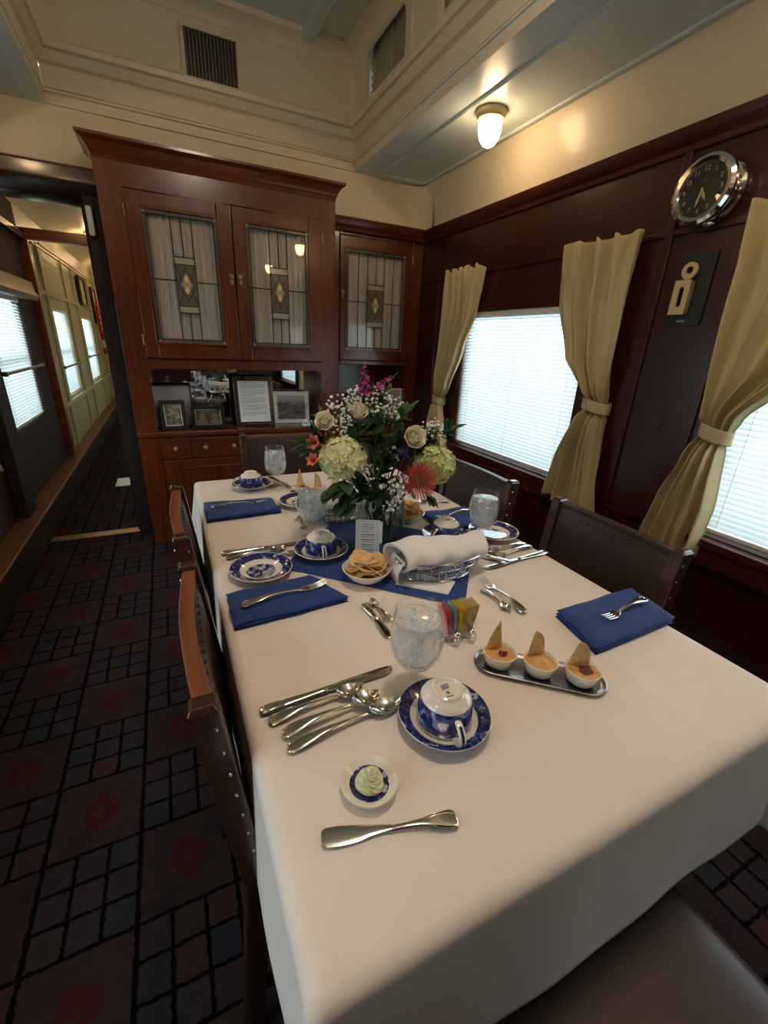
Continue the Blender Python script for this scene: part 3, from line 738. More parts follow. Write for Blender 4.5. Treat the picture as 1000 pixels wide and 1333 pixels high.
def door(t, x0, x1, z0, z1, gx0, gx1, gz0, gz1, y, hx, extra=False, hinge=None):
    """framed leaded door: a part with its glass and handle as sub-parts"""
    g = G()
    g.box(x0+0.002, gx0, y-0.020, y+0.004, z0+0.002, z1-0.002); g.box(gx1, x1-0.002, y-0.020, y+0.004, z0+0.002, z1-0.002)
    g.box(gx0, gx1, y-0.020, y+0.004, z0+0.002, gz0); g.box(gx0, gx1, y-0.020, y+0.004, gz1, z1-0.002)
    for (a, b, c, d) in ((gx0-0.008, gx0+0.004, gz0-0.008, gz1+0.008), (gx1-0.004, gx1+0.008, gz0-0.008, gz1+0.008)): g.box(a, b, y-0.025, y-0.012, c, d)
    for (c, d) in ((gz0-0.008, gz0+0.004), (gz1-0.004, gz1+0.008)): g.box(gx0+0.004, gx1-0.004, y-0.025, y-0.012, c, d)
    d_ = g.obj('door', 'mahog', t, True, smooth=0, bevel=0.003)
    lead_panel(d_, gx0, gx1, gz0, gz1, y-0.012, extra)
    zc = (z0+z1)/2+0.04
    g = G(); g.box(hx-0.010, hx+0.010, y-0.026, y-0.019, zc-0.025, zc+0.025); g.tube([(hx, y-0.024, zc+0.006), (hx, y-0.042, zc+0.006)], 0.005, 8); g.sphere((hx, y-0.046, zc+0.006), 0.011, 12, 8)
    g.tube([(hx, y-0.040, zc+0.0), (hx, y-0.040, zc-0.032)], 0.004, 8)
    g.obj('handle', 'pewter', d_, True)
    if hinge is not None:
        for zz in (z0+0.10, z1-0.10):
            g = G(); g.tube([(hinge, y-0.024, zz-0.028), (hinge, y-0.024, zz+0.028)], 0.004, 8); g.obj('hinge', 'brass', d_, True)

CY = 3.02
cab = thing('china_cabinet', 'tall mahogany built-in cabinet with two leaded glass doors and an open display niche', 'cabinet', (0.425, CY+0.14, 0))
g = G()
g.box(-0.215, -0.10, CY, YE, 0, 2.16); g.box(0.965, 1.065, CY, YE, 0, 2.16)         # side stiles
g.box(-0.10, 0.965, CY, YE, 2.025, 2.16)                                            # frieze
g.box(-0.10, 0.965, CY+0.20, YE, 1.13, 2.02)                                        # back behind the doors
g.box(-0.10, 0.965, CY, YE, 1.130, 1.186)                                          # rail under the doors
g.box(-0.10, 0.965, CY+0.006, YE, 0.05, 0.72)
g.box(-0.10, 0.965, CY+0.04, YE, 0.0, 0.05)
for sx_, xx in ((1, -0.10), (-1, 0.965)):                                          # curved corner brackets of the niche
    g.prism([(xx, 1.131)]+[(xx+sx_*0.05*(1-math.sin(a*PI/12)), 1.131-0.05*(1-math.cos(a*PI/12))) for a in range(7)], CY+0.002, CY+0.03)
g.obj('carcass', 'mahog', cab, True, smooth=0, bevel=0.004)
g = G()
def cornice_loop(off, z): return [(-0.215-off, CY-off, z), (1.065+off, CY-off, z), (1.065+off, YE, z), (-0.215-off, YE, z)]
g.rings([cornice_loop(a, z) for a, z in [(0.0, 2.13), (0.004, 2.150), (0.010, 2.158), (0.014, 2.172), (0.030, 2.196), (0.048, 2.208), (0.052, 2.212), (0.052, 2.224), (0.0, 2.226)]])
g.obj('cornice', 'mahogx', cab, True, smooth=0)
G().box(-0.215, 1.065, CY-0.018, YE-0.04, 0.722, 0.752).obj('counter_shelf', 'mahogx', cab, True, smooth=0, bevel=0.005)
G().box(-0.10, 0.965, YE-0.045, YE-0.035, 0.76, 1.125).obj('back_mirror', 'mirror', cab, True, smooth=0)
door(cab, -0.10, 0.432, 1.190, 2.020, -0.030, 0.352, 1.275, 1.945, CY, 0.408, hinge=-0.104)
door(cab, 0.434, 0.965, 1.190, 2.020, 0.505, 0.886, 1.275, 1.945, CY, 0.458, hinge=0.969)
for i in range(6):
    xc = -0.011+0.1765*i
    d_ = G().box(xc-0.086, xc+0.086, CY-0.006, CY+0.01, 0.575, 0.705).obj('drawer', 'mahogx', cab, True, smooth=0, bevel=0.003)
    g = G(); m4 = Matrix.Translation((xc, CY-0.006, 0.640)) @ Matrix.Rotation(PI/2, 4, 'X'); g.T = m4
    g.lathe([(0.0001, 0), (0.016, 0), (0.016, 0.003), (0.006, 0.006), (0.006, 0.014), (0.013, 0.020), (0.012, 0.027), (0.0001, 0.030)], 20); g.obj('knob', 'pewter', d_, True)
for i in range(2):
    xa = -0.095+0.53*i
    g = G(); g.box(xa, xa+0.52, CY-0.006, CY+0.01, 0.09, 0.565); d_ = g.obj('lower_door', 'mahog', cab, True, smooth=0, bevel=0.003)
    g = G()
    for r_ in ((xa+0.05, xa+0.06, 0.14, 0.515), (xa+0.46, xa+0.47, 0.14, 0.515)): g.box(r_[0], r_[1], CY-0.011, CY-0.005, r_[2], r_[3])
    for zz in (0.14, 0.505): g.box(xa+0.06, xa+0.46, CY-0.011, CY-0.005, zz, zz+0.01)
    g.obj('panel_moulding', 'mahog', d_, True, smooth=0, bevel=0.002)

SY = 3.30
sc = thing('corner_cabinet', 'smaller set-back mahogany cabinet with one leaded glass door in the right corner', 'cabinet', (1.46, SY+0.15, 0))
g = G()
g.box(1.07, 1.19, SY-0.015, SY+0.30, 0, 2.05); g.box(1.775, XR-0.002, SY-0.015, SY+0.30, 0, 2.05)
g.box(1.19, 1.775, SY-0.015, SY+0.30, 2.025, 2.07); g.box(1.19, 1.775, SY-0.015, SY+0.30, 1.165, 1.195)
g.box(1.19, 1.775, SY+0.18, SY+0.30, 1.195, 2.03); g.box(1.19, 1.775, SY+0.27, SY+0.30, 0.72, 1.17)
g.box(1.19, 1.775, SY-0.01, SY+0.30, 0, 0.70)
g.obj('carcass', 'mahog', sc, True, smooth=0, bevel=0.004)
G().box(1.069, XR-0.002, SY-0.035, SY+0.27, 0.715, 0.745).obj('counter_shelf', 'mahogx', sc, True, smooth=0, bevel=0.005)
door(sc, 1.192, 1.773, 1.198, 2.022, 1.238, 1.722, 1.268, 1.948, SY, 1.212, extra=True, hinge=1.776)

# ------------------------------------------------------------------ things on the cabinet shelf
SZ = 0.753
def photo_mat(name, kind):
    t = NT(name); o = t.coord(); s = t.xyz(o)
    if kind == 'bw':
        c = t.ramp(t.noise(t.scale(o, (0.6, 1, 2.4)), 26, 4, 0.6), (0.3, srgb(30, 30, 32)), (0.55, srgb(104, 104, 104)), (0.7, srgb(170, 170, 168)))
        c = t.mix(t.step(s[2], 0.14, 0.17), c, srgb(176, 178, 176))
    elif kind == 'portrait': c = t.ramp(t.noise(o, 34, 4, 0.6), (0.3, srgb(44, 40, 38)), (0.5, srgb(120, 112, 100)), (0.7, srgb(186, 180, 168)))
    elif kind == 'group': c = t.ramp(t.noise(o, 30, 4), (0.3, srgb(38, 38, 42)), (0.55, srgb(90, 82, 72)), (0.75, srgb(130, 120, 106)))
    else: c = t.ramp(t.noise(o, 3, 2), (0.3, srgb(120, 124, 128)), (0.6, srgb(172, 176, 178)))
    t.set(Base_Color=c, Roughness=0.25, Coat_Weight=0.4); return t.m
for k in ('bw', 'portrait', 'group', 'grey'): M_['ph_'+k] = photo_mat('photo_'+k, k)
def framed(name, label, cat, x, y, w, h, fw, fmat, mat, lean=0.2, rz=0.0, matw=0.0, mount='paper', stand=True, z=SZ):
    t = thing(name, label, cat, (x, y, z), rz)
    g = G(); R = Matrix.Rotation(-lean, 4, 'X'); g.T = R
    for r_ in ((-w/2, w/2, h-fw, h), (-w/2, w/2, 0, fw), (-w/2, -w/2+fw, fw, h-fw), (w/2-fw, w/2, fw, h-fw)): g.box(r_[0], r_[1], -0.009, 0.009, r_[2], r_[3])
    g.obj('frame', fmat, t, smooth=0, bevel=0.003)
    if matw:
        g = G(); g.T = R; g.box(-w/2+fw, w/2-fw, -0.001, 0.003, fw, h-fw); g.obj('mount', mount, t, smooth=0)
    g = G(); g.T = R; q = fw+matw; g.box(-w/2+q, w/2-q, -0.003, 0.0, q, h-q); p = g.obj('photograph' if mat.startswith('ph') else 'document', mat, t, smooth=0)
    if stand:
        g = G(); g.T = R; g.box(-0.03, 0.03, 0.010, 0.014, 0.05, h*0.8); g.obj('back_board', 'blackframe', t, smooth=0)
        G().prism([(0.012, 0.0), (0.02+h*0.30, 0.0), (h*0.62*math.sin(lean)+0.018, h*0.6)], -0.012, -0.008, 'x').obj('easel_strut', 'blackframe', t, smooth=0)
    return t, R
framed('photo_frame', 'large grey matted photograph in a thin black frame at the left end of the niche', 'photo frame', 0.00, 3.165, 0.25, 0.275, 0.010, 'blackframe', 'ph_grey', 0.12, 0.1)
framed('photo_frame', 'small tilted black frame with a portrait photograph, left in the niche', 'photo frame', 0.00, 3.075, 0.150, 0.185, 0.024, 'blackframe', 'ph_portrait', 0.20, 0.12, 0.006)
t, R = framed('photo_frame', 'black landscape frame with a photograph of two people', 'photo frame', 0.205, 3.06, 0.200, 0.148, 0.022, 'blackframe', 'ph_group', 0.15, 0.0, 0.004)
g = G(); g.T = R
for cx_ in (-0.036, 0.040):
    g.sphere((cx_, -0.0035, 0.080), 0.021, 14, 8, (0.8, 0.05, 1.0)); g.box(cx_-0.030, cx_+0.030, -0.0045, -0.003, 0.027, 0.060)
ff = g.obj('portrait_figures', plain('skin_print', srgb(112, 88, 74), rough=0.4, var=0.3, nscale=60), t)
t, R = framed('document_frame', 'large mahogany frame holding a typed letter, centre of the niche', 'document frame', 0.515, 3.10, 0.262, 0.335, 0.030, 'chairdark', 'paper', 0.20, -0.02)
g = G(); g.T = R; random.seed(3)
z = 0.292
for para in (1, 3, 4, 4, 4, 3):
    for i in range(para):
        w_ = 0.082 if i < para-1 else 0.04+0.03*random.random()
        g.box(-0.086, -0.086+w_*2, -0.0042, -0.0032, z-0.0012, z+0.0012); z -= 0.0105
    z -= 0.006
g.obj('typed_text', 'ink', t, smooth=0)
G().tube([(-0.09, -0.02, 0.002), (-0.09, -0.032, 0.006), (-0.09, -0.034, 0.022), (0.0, -0.034, 0.024), (0.09, -0.034, 0.022), (0.09, -0.032, 0.006), (0.09, -0.02, 0.002)], 0.002, 6).obj('wire_stand', 'brass', t)
framed('photo_frame', 'black and white landscape photograph on a white mount, right in the niche', 'photo frame', 0.785, 3.17, 0.255, 0.225, 0.006, 'white', 'ph_bw', 0.12, -0.05, 0.022)
framed('photo_frame', 'pale photograph standing on the corner cabinet shelf behind the bouquet', 'photo frame', 1.68, 3.33, 0.19, 0.235, 0.010, 'white', 'ph_grey', 0.10, 0.0, 0.0, z=0.746)
t = thing('place_card', 'small white printed card on the niche shelf edge beside the photograph', 'card', (0.865, 3.055, SZ), -0.05)
g = G(); g.prism([(-0.006, 0), (0.0, 0.036), (0.002, 0.036), (0.018, 0), (0.016, 0), (0.001, 0.033), (-0.004, 0)], -0.036, 0.036, 'x'); g.obj('folded_card', 'paper', t, smooth=0)
g = G(); g.T = Matrix.Rotation(-0.164, 4, 'X')
for i, wd in enumerate((0.008, 0.010, 0.007, 0.009)): g.box(-0.028+i*0.011, -0.028+i*0.011+wd*0.8, -0.0075, -0.0062, 0.011, 0.022)
g.box(0.020, 0.030, -0.0075, -0.0062, 0.012, 0.026); g.obj('printed_mark', 'ink', t, smooth=0)

def coupe(t, h=0.15, r=0.048):
    G().lathe([(0.0001, 0.0), (0.032, 0.001), (0.033, 0.003), (0.006, 0.008), (0.0035, 0.02), (0.0035, h*0.58), (0.010, h*0.64), (r*0.75, h*0.76), (r, h), (r-0.0015, h), (r*0.73, h*0.78), (0.008, h*0.67), (0.0001, h*0.66)], 28).obj('bowl_and_stem', 'glass', t)
c0 = tag(G().lathe([(0.0001, 0.0), (0.032, 0.001), (0.033, 0.003), (0.006, 0.008), (0.0035, 0.02), (0.0035, 0.09), (0.010, 0.098), (0.036, 0.118), (0.050, 0.155), (0.0485, 0.155), (0.034, 0.120), (0.008, 0.102), (0.0001, 0.101)], 28).obj('coupe_glass', 'glass'), 'clear stemmed coupe glass just right of the framed letter', 'glass')
c0.location = (0.70, 3.075, SZ)
c1 = c0.copy(); COL.objects.link(c1); c1.location = (0.84, 3.10, SZ); c1['label'] = 'clear stemmed coupe glass in front of the black and white photograph, near its right end'
c1 = c0.copy(); COL.objects.link(c1); c1.location = (0.155, 3.17, SZ); c1['label'] = 'clear stemmed glass behind the photograph of two people'
# wire and glass compote behind the photo of two people
t = thing('glass_compote', 'cut glass compote dish with wire scrolls behind the two-person photograph', 'dish', (0.235, 3.18, SZ))
G().lathe([(0.0001, 0), (0.045, 0.002), (0.045, 0.006), (0.008, 0.014), (0.008, 0.11), (0.03, 0.125), (0.115, 0.165), (0.112, 0.168), (0.03, 0.132), (0.0001, 0.128)], 16).obj('dish', 'glass', t)
for k in range(6):
    a = k*PI/3; g = G(); g.tube([(0.05*math.cos(a), 0.05*math.sin(a), 0.125), (0.115*math.cos(a+0.3), 0.115*math.sin(a+0.3), 0.17), (0.10*math.cos(a+0.6), 0.10*math.sin(a+0.6), 0.215), (0.07*math.cos(a+0.4), 0.07*math.sin(a+0.4), 0.20)], 0.0022, 6); g.obj('scroll', 'wire', t)
t = thing('small_vase', 'dark glazed jug with a pale band on the corner cabinet shelf', 'jug', (1.185, 3.33, 0.746))
t.location = (1.26, 3.33, 0.746)
G().lathe([(0.0001, 0), (0.045, 0.0), (0.062, 0.04), (0.068, 0.09), (0.055, 0.14), (0.036, 0.17), (0.042, 0.20), (0.038, 0.20), (0.03, 0.17), (0.0001, 0.16)], 28).obj('body', plain('dark_glaze', srgb(30, 24, 30), rough=0.12, Coat_Weight=0.6), t)
G().lathe([(0.0505, 0.149), (0.037, 0.172)], 28).obj('pale_band', 'rose_glass', t)
G().tube([(0.05, 0, 0.16), (0.09, 0, 0.15), (0.095, 0, 0.09), (0.066, 0, 0.06)], 0.006, 8).obj('handle', 'ivory', t)

# ================================================================== WALL FITTINGS (right wall)
def clock():
    t = thing('wall_clock', 'round polished chrome clock with black face and white numerals on the right wall', 'clock', (XR, 1.185, 1.88))
    A = Matrix(((0, 0, -1, 0), (-1, 0, 0, 0), (0, 1, 0, 0), (0, 0, 0, 1)))     # local z -> -x (towards the room), local x -> -y
    def mk(): g = G(); g.T = A; return g
    g = mk(); g.lathe([(0.0001, 0), (0.098, 0.0), (0.104, 0.006), (0.106, 0.014), (0.100, 0.022), (0.086, 0.026), (0.086, 0.045), (0.096, 0.052), (0.106, 0.060), (0.110, 0.070), (0.107, 0.080), (0.096, 0.086), (0.084, 0.084), (0.080, 0.076), (0.0001, 0.074)], 64); g.obj('case', 'chrome', t)
    g = mk(); g.lathe([(0.0001, 0.0), (0.0815, 0.0)], 48, (0, 0, 0.0765)); g.obj('dial', plain('clock_dial', srgb(34, 32, 28), rough=0.35), t, smooth=0)
    g = mk()
    for h in range(1, 13):
        a = h*PI/6; text_mesh(g, str(h), 0.021, Matrix.Translation((0.064*math.sin(a), 0.064*math.cos(a), 0.0775)))
    g.obj('numerals', 'ivory', t, smooth=0)
    g = mk(); 
    for k in range(60):
        a = k*PI/30; R_ = Matrix.Rotation(-a, 4, 'Z'); g.T = A @ R_; g.box(-0.0004, 0.0004, 0.076, 0.079, 0.0768, 0.0774)
    g.obj('minute_track', 'ivory', t, smooth=0)
    for nm, a, L, w in (('hour_hand', math.radians(152), 0.040, 0.0035), ('minute_hand', math.radians(192), 0.056, 0.0028)):
        g = G(); g.T = A @ Matrix.Rotation(-a, 4, 'Z') @ Matrix.Translation((0, 0, 0.0785)); g.prism([(-w, 0), (-w*1.4, L*0.6), (0, L), (w*1.4, L*0.6), (w, 0), (0, -0.008)], 0, 0.0008, 'z'); g.obj(nm, 'ivory', t, smooth=0)
    g = mk(); g.lathe([(0.0001, 0.082), (0.004, 0.081), (0.004, 0.077)], 12); g.obj('hub', 'ivory', t)
    g = mk(); g.box(-0.010, 0.010, 0.028, 0.036, 0.0768, 0.0772); g.obj('emblem', 'ink', t, smooth=0)
    g = mk(); g.lathe([(0.0001, 0.0835), (0.05, 0.0825), (0.082, 0.0795)], 48); g.obj('crystal', 'glass', t)
clock()
t = thing('bottle_opener', 'aged ivory-metal lock bracket mounted on a black plaque on the right wall', 'fitting', (XR, 1.175, 1.445))
g = G(); g.box(XR-0.010, XR, 1.108, 1.242, 1.440, 1.695); g.obj('plaque', plain('black_plaque', srgb(34, 36, 40), rough=0.4), t, True, smooth=0, bevel=0.002)
g = G()
m4 = Matrix(((0, 0, 1, XR-0.036), (1, 0, 0, 0), (0, 1, 0, 0), (0, 0, 0, 1)))
holed_plate(g, rrect(1.160, 1.222, 1.478, 1.600, 0.004, n=3), [rrect(1.181, 1.199, 1.505, 1.575, 0.009, (1, 1, 1, 1), 6)], 0.008, m4)
g.box(XR-0.036, XR-0.010, 1.163, 1.168, 1.482, 1.596); g.box(XR-0.036, XR-0.010, 1.214, 1.219, 1.482, 1.596)
g.obj('bracket', 'ivory', t, True, smooth=0, bevel=0.001)
g = G(); ring = [(1.188+0.030*math.cos(a*PI/12), 1.632+0.030*math.sin(a*PI/12)) for a in range(24)]
m5 = Matrix(((0, 0, 1, XR-0.020), (1, 0, 0, 0), (0, 1, 0, 0), (0, 0, 0, 1)))
holed_plate(g, ring, [[(1.188+0.013*math.cos(a*PI/8), 1.634+0.013*math.sin(a*PI/8)) for a in range(16)]], 0.010, m5); g.obj('ring', 'ivory', t, True, bevel=0.001)
G().box(XR-0.012, XR-0.0095, 1.165, 1.195, 1.452, 1.460).obj('nameplate', 'pewter', t, True, smooth=0)
g = G(); g.T = Matrix.Translation((XR-0.0005, 1.165, 1.058)) @ Matrix.Rotation(-PI/2, 4, 'Y')
tag(g.lathe([(0.0001, 0), (0.017, 0), (0.019, 0.003), (0.017, 0.006), (0.011, 0.006), (0.009, 0.003), (0.006, 0.003), (0.004, 0.006), (0.0001, 0.006)], 24).obj('wall_socket', 'nailrow'), 'small round dark metal boss on the wood pier between the windows', 'fitting')

# ================================================================== CURTAINS
def curtain(label, rows, side=1, xw=XR, folds=6, tie=None, tiew=0.06, amp=0.020, seed=1, dep=0.05):
    """rows: (z, y_left, y_right) outline from top to hem, gathered at the tieback"""
    rnd = random.Random(seed)
    t = thing('curtain', label, 'curtain', (xw-side*dep, (rows[0][1]+rows[0][2])/2, rows[-1][0]))
    zs = [r[0] for r in rows]; W0 = abs(rows[0][1]-rows[0][2])
    def at(z):
        for a, b in zip(rows, rows[1:]):
            if b[0] <= z <= a[0]:
                f = (a[0]-z)/(a[0]-b[0]); f = f*f*(3-2*f)*0.5+f*0.5
                return a[1]+(b[1]-a[1])*f, a[2]+(b[2]-a[2])*f
        return rows[-1][1:]
    ph = [rnd.random()*6 for _ in range(4)]
    def fn(u, v):
        z = zs[0]+(zs[-1]-zs[0])*v
        y0, y1 = at(z); w = abs(y0-y1)
        sq = min(1.0, W0/max(w, 0.05))
        wv = u*folds+0.35*mnoise.noise(Vector((u*3.1, v*1.2, seed*1.7)))
        k = math.sin(2*PI*wv+ph[0])*(0.55+0.75*abs(mnoise.noise(Vector((u*4.3, v*1.5, seed*3.3))))*2)
        k2 = math.sin(2*PI*folds*2.1*u+ph[2]+v*2)*(1.6 if v < 0.12 else 1.0)
        k += 0.9*mnoise.noise(Vector((u*6, v*3.2, seed)))
        a = amp*(0.75+0.35*sq)*(0.6 if abs(z-(tie or -9)) < 0.05 else 1.0)
        dx = a*k+0.25*a*k2*(1-0.5*v)+0.006*math.sin(u*7+v*9+ph[3])
        if tie is not None:
            dz = z-tie; dx -= 0.022*math.exp(-(dz/0.05)**2)
            dx += 0.020*math.exp(-((dz+0.16)/0.10)**2)*math.sin(PI*u)
        zz = z + (0.012*math.sin(u*2*PI*folds+1.0) if v < 0.02 else 0) - 0.01*math.sin(u*3+ph[1])*v
        uu = u+0.010*math.cos(2*PI*folds*u+ph[0])*sq
        return (xw-side*max(0.012+0.002*math.sin(u*9), dep+0.012+dx), y0+(y1-y0)*uu, zz)
    g = G(); g.grid(fn, 110, 70); g.obj('drape', 'curtain', t, True, smooth=70, solid=0.0016)
    if tie is not None:
        y0, y1 = at(tie); ym = (y0+y1)/2; hw = abs(y0-y1)/2+0.010
        g = G(); n = 28; dx = dep+0.0
        ring = [(xw-side*(dx-0.018+0.044*math.sin(2*PI*k/n)), ym+hw*math.cos(2*PI*k/n), tie+0.012*math.cos(2*PI*k/n)) for k in range(n)]
        rings = [[(p[0], p[1], p[2]+z) for p in ring] for z in (-0.026, -0.020, 0.020, 0.026)]
        g.rings(rings, cap=False); g.obj('tieback', 'curtain', t, True, smooth=60, solid=0.004)
    return t
curtain('straw yellow curtain at the far left edge of the far right-hand window', [(1.80, 2.83, 2.44), (1.55, 2.81, 2.48), (1.30, 2.82, 2.58), (1.05, 2.87, 2.70), (0.94, 2.91, 2.80), (0.80, 2.93, 2.74), (0.58, 2.95, 2.66)], tie=0.95, seed=3, folds=4.6, amp=0.022)
curtain('straw yellow curtain tied back in the middle, between the far window and the wood pier', [(1.80, 1.835, 1.405), (1.55, 1.80, 1.40), (1.30, 1.70, 1.40), (1.14, 1.55, 1.40), (1.08, 1.525, 1.40), (1.00, 1.56, 1.39), (0.80, 1.64, 1.36), (0.58, 1.69, 1.32)], tie=1.09, seed=5, folds=4.4, amp=0.028)
curtain('straw yellow curtain swept to the left and tied, over the near right-hand window', [(1.80, 1.00, 0.35), (1.55, 0.985, 0.50), (1.30, 0.975, 0.68), (1.12, 0.965, 0.84), (1.05, 0.965, 0.875), (0.95, 0.99, 0.86), (0.78, 1.04, 0.84), (0.58, 1.07, 0.845)], tie=1.06, seed=8, folds=4.4, amp=0.028)
curtain('straw yellow curtain at the near edge of the near right-hand window', [(1.80, 0.30, -0.22), (1.3, 0.1, -0.22), (1.05, -0.05, -0.20), (0.58, 0.05, -0.26)], tie=1.05, seed=9)
curtain('straw yellow curtain on the left wall beside the doorway post', [(1.80, 2.52, 2.93), (1.3, 2.62, 2.92), (1.05, 2.80, 2.93), (0.58, 2.68, 2.97)], side=-1, xw=XL, tie=1.05, seed=11)
curtain('straw yellow curtain on the left wall at the near edge of its far window', [(1.80, 1.80, 1.40), (1.3, 1.70, 1.40), (1.05, 1.50, 1.40), (0.58, 1.66, 1.34)], side=-1, xw=XL, tie=1.05, seed=12)

# ================================================================== CHAIRS
NAIL = {}
def nail(t, p, sc, mat='nail'):
    key = (sc, mat)
    if key not in NAIL:
        o = G().sphere((0, 0, 0), 0.0042, 8, 5, sc).obj('nail', mat, t); NAIL[key] = o
    else:
        o = NAIL[key].copy(); COL.objects.link(o); o.parent = t
    o.location = p
def chair(label, loc, rz):
    t = thing('dining_chair', label, 'chair', (*loc, 0), rz, 'leather dining chairs round the table')
    w = 0.215
    # seat cushion
    g = G()
    def seat(u, v):
        x = (u*2-1); y = (v*2-1)
        e = (1-abs(x)**6)*(1-abs(y)**6)
        return (x*w, y*0.21+0.01, 0.408+0.050*max(e, 0)**0.35)
    g.grid(seat, 26, 26)
    g.box(-w, w, -0.20, 0.22, 0.375, 0.409)
    g.obj('seat', 'leather', t, smooth=60)
    g = G()
    for a in (-1, 1): g.box(a*w-0.008 if a > 0 else -w, a*w if a > 0 else -w+0.008, -0.19, 0.21, 0.34, 0.376)
    g.box(-w, w, 0.20, 0.22, 0.34, 0.376); g.box(-w, w, -0.20, -0.18, 0.34, 0.376)
    g.obj('seat_rail', 'chairdark', t, smooth=0, bevel=0.003)
    # leather back, slightly hollow, leaning backwards
    def by(z): return -0.200-0.045*max(0, (z-0.46))/0.40
    g = G()
    for sgn in (1,):
        A = []; 
        def back(u, v, off):
            x = (u*2-1)*(w-0.012); z = 0.50+0.345*v
            puff = 0.012*(1-abs(u*2-1)**4)*(1-abs(v*2-1)**6)
            return (x, by(z)-0.012*math.cos((u*2-1)*PI/2)+off*(0.009+puff), z)
        g.grid(lambda u, v: back(u, v, 1), 20, 16); g.grid(lambda u, v: back(u, v, -1), 20, 16)
        for v_ in (0, 1): g.grid(lambda u, q: back(u, v_, q*2-1), 20, 3)
        for u_ in (0, 1): g.grid(lambda q, v: back(u_, v, q*2-1), 3, 16)
    g.obj('backrest', 'leather', t, smooth=60)
    # wooden top rail
    g = G(); n = 13
    rings = []
    for i in range(n):
        u = i/(n-1); x = (u*2-1)*(w-0.016); yb = by(0.855)-0.012*math.cos((u*2-1)*PI/2)
        rings.append([(x, yb-0.013, 0.843), (x, yb+0.013, 0.843), (x, yb+0.013, 0.859), (x, yb-0.013, 0.859)])
    g.rings(rings); g.obj('top_rail', 'chairwood', t, smooth=0, bevel=0.003)
    # rear legs run up as the back posts; front legs turned
    for sx in (-1, 1):
        g = G(); rings = []
        for z in (0, 0.2, 0.40, 0.46, 0.62, 0.78, 0.862, 0.870):
            y = by(z) if z > 0.46 else -0.200-0.04*(0.46-z)/0.46*0.9
            hw = 0.019 if z < 0.866 else 0.014
            hx = 0.017 if z < 0.866 else 0.012
            x = sx*(w-0.008)
            rings.append([(x-hx, y-hw-0.001, z), (x+hx, y-hw-0.001, z), (x+hx, y+hw+0.001, z), (x-hx, y+hw+0.001, z)])
        g.rings(rings); g.obj('leg', 'chairdark', t, smooth=0, bevel=0.003)
        g = G(); x = sx*(w-0.022); g.lathe([(0.0001, 0), (0.014, 0), (0.016, 0.05), (0.018, 0.20), (0.022, 0.24), (0.016, 0.26), (0.021, 0.28), (0.021, 0.34), (0.0001, 0.34)], 14, (x, 0.20, 0)); g.obj('leg', 'chairdark', t)
        for k in range(7):
            z = 0.56+k*0.045
            nail(t, (sx*(w+0.008), by(z)+0.008, z), (0.6, 1, 1)); nail(t, (sx*(w-0.008), by(z)-0.021, z), (1, 0.6, 1))
        for k in range(7): nail(t, (sx*(w-0.03-k*0.028), by(0.83)+0.007, 0.826), (1, 0.6, 1), 'nailrow')
    g = G(); g.box(-w+0.02, w-0.02, 0.193, 0.207, 0.12, 0.145); g.box(-w+0.01, -w+0.028, -0.21, 0.20, 0.10, 0.125); g.box(w-0.028, w-0.01, -0.21, 0.20, 0.10, 0.125)
    g.obj('stretcher', 'chairdark', t, smooth=0, bevel=0.003)
    return t
ch = chair('brown leather chair on the aisle side of the table, nearest the viewer', (0.234, 0.70), -PI/2)
dup(ch, (0.226, 1.27, 0), -PI/2+0.0, 'brown leather chair on the aisle side of the table, further along')
def shade_rail(c_):  # same wooden rails; dark material paints in their shade on the window side
    for q in c_.children:
        if q.name.startswith('top_rail'):
            q.data = q.data.copy(); q.data.materials[0] = M_['leather']
shade_rail(dup(ch, (0.885, 0.765, 0), PI/2-0.03, 'dark leather chair on the window side, behind the blue napkin beside the dip cups'))
shade_rail(dup(ch, (0.865, 1.375, 0), PI/2, 'dark leather chair on the window side of the table, under the far window'))
dup(ch, (0.51, 2.02, 0), PI, 'brown leather chair at the far end of the table in front of the cabinet')
dup(ch, (0.507, 0.030, 0), 0.0, 'dark leather chair at the near end of the table, only its seat showing')

# ================================================================== TABLE
TX0, TX1, TY0, TY1, TZ = 0.050, 0.950, 0.190, 1.868, 0.760
t = thing('dining_table', 'dining table hidden beneath the white tablecloth', 'table', (0.5, 1.03, 0))
G().box(TX0+0.012, TX1-0.012, TY0+0.012, TY1-0.012, 0.722, 0.752).obj('tabletop', 'chairdark', t, True, smooth=0, bevel=0.004)
G().box(TX0+0.16, TX1-0.16, TY0+0.16, TY1-0.16, 0.655, 0.722).obj('apron', 'chairdark', t, True, smooth=0)
for x in (TX0+0.17, TX1-0.17):
    for y in (TY0+0.40, TY1-0.40): G().lathe([(0.0001, 0), (0.03, 0), (0.035, 0.1), (0.03, 0.5), (0.04, 0.655), (0.0001, 0.655)], 16, (x, y, 0)).obj('leg', 'chairdark', t, True)

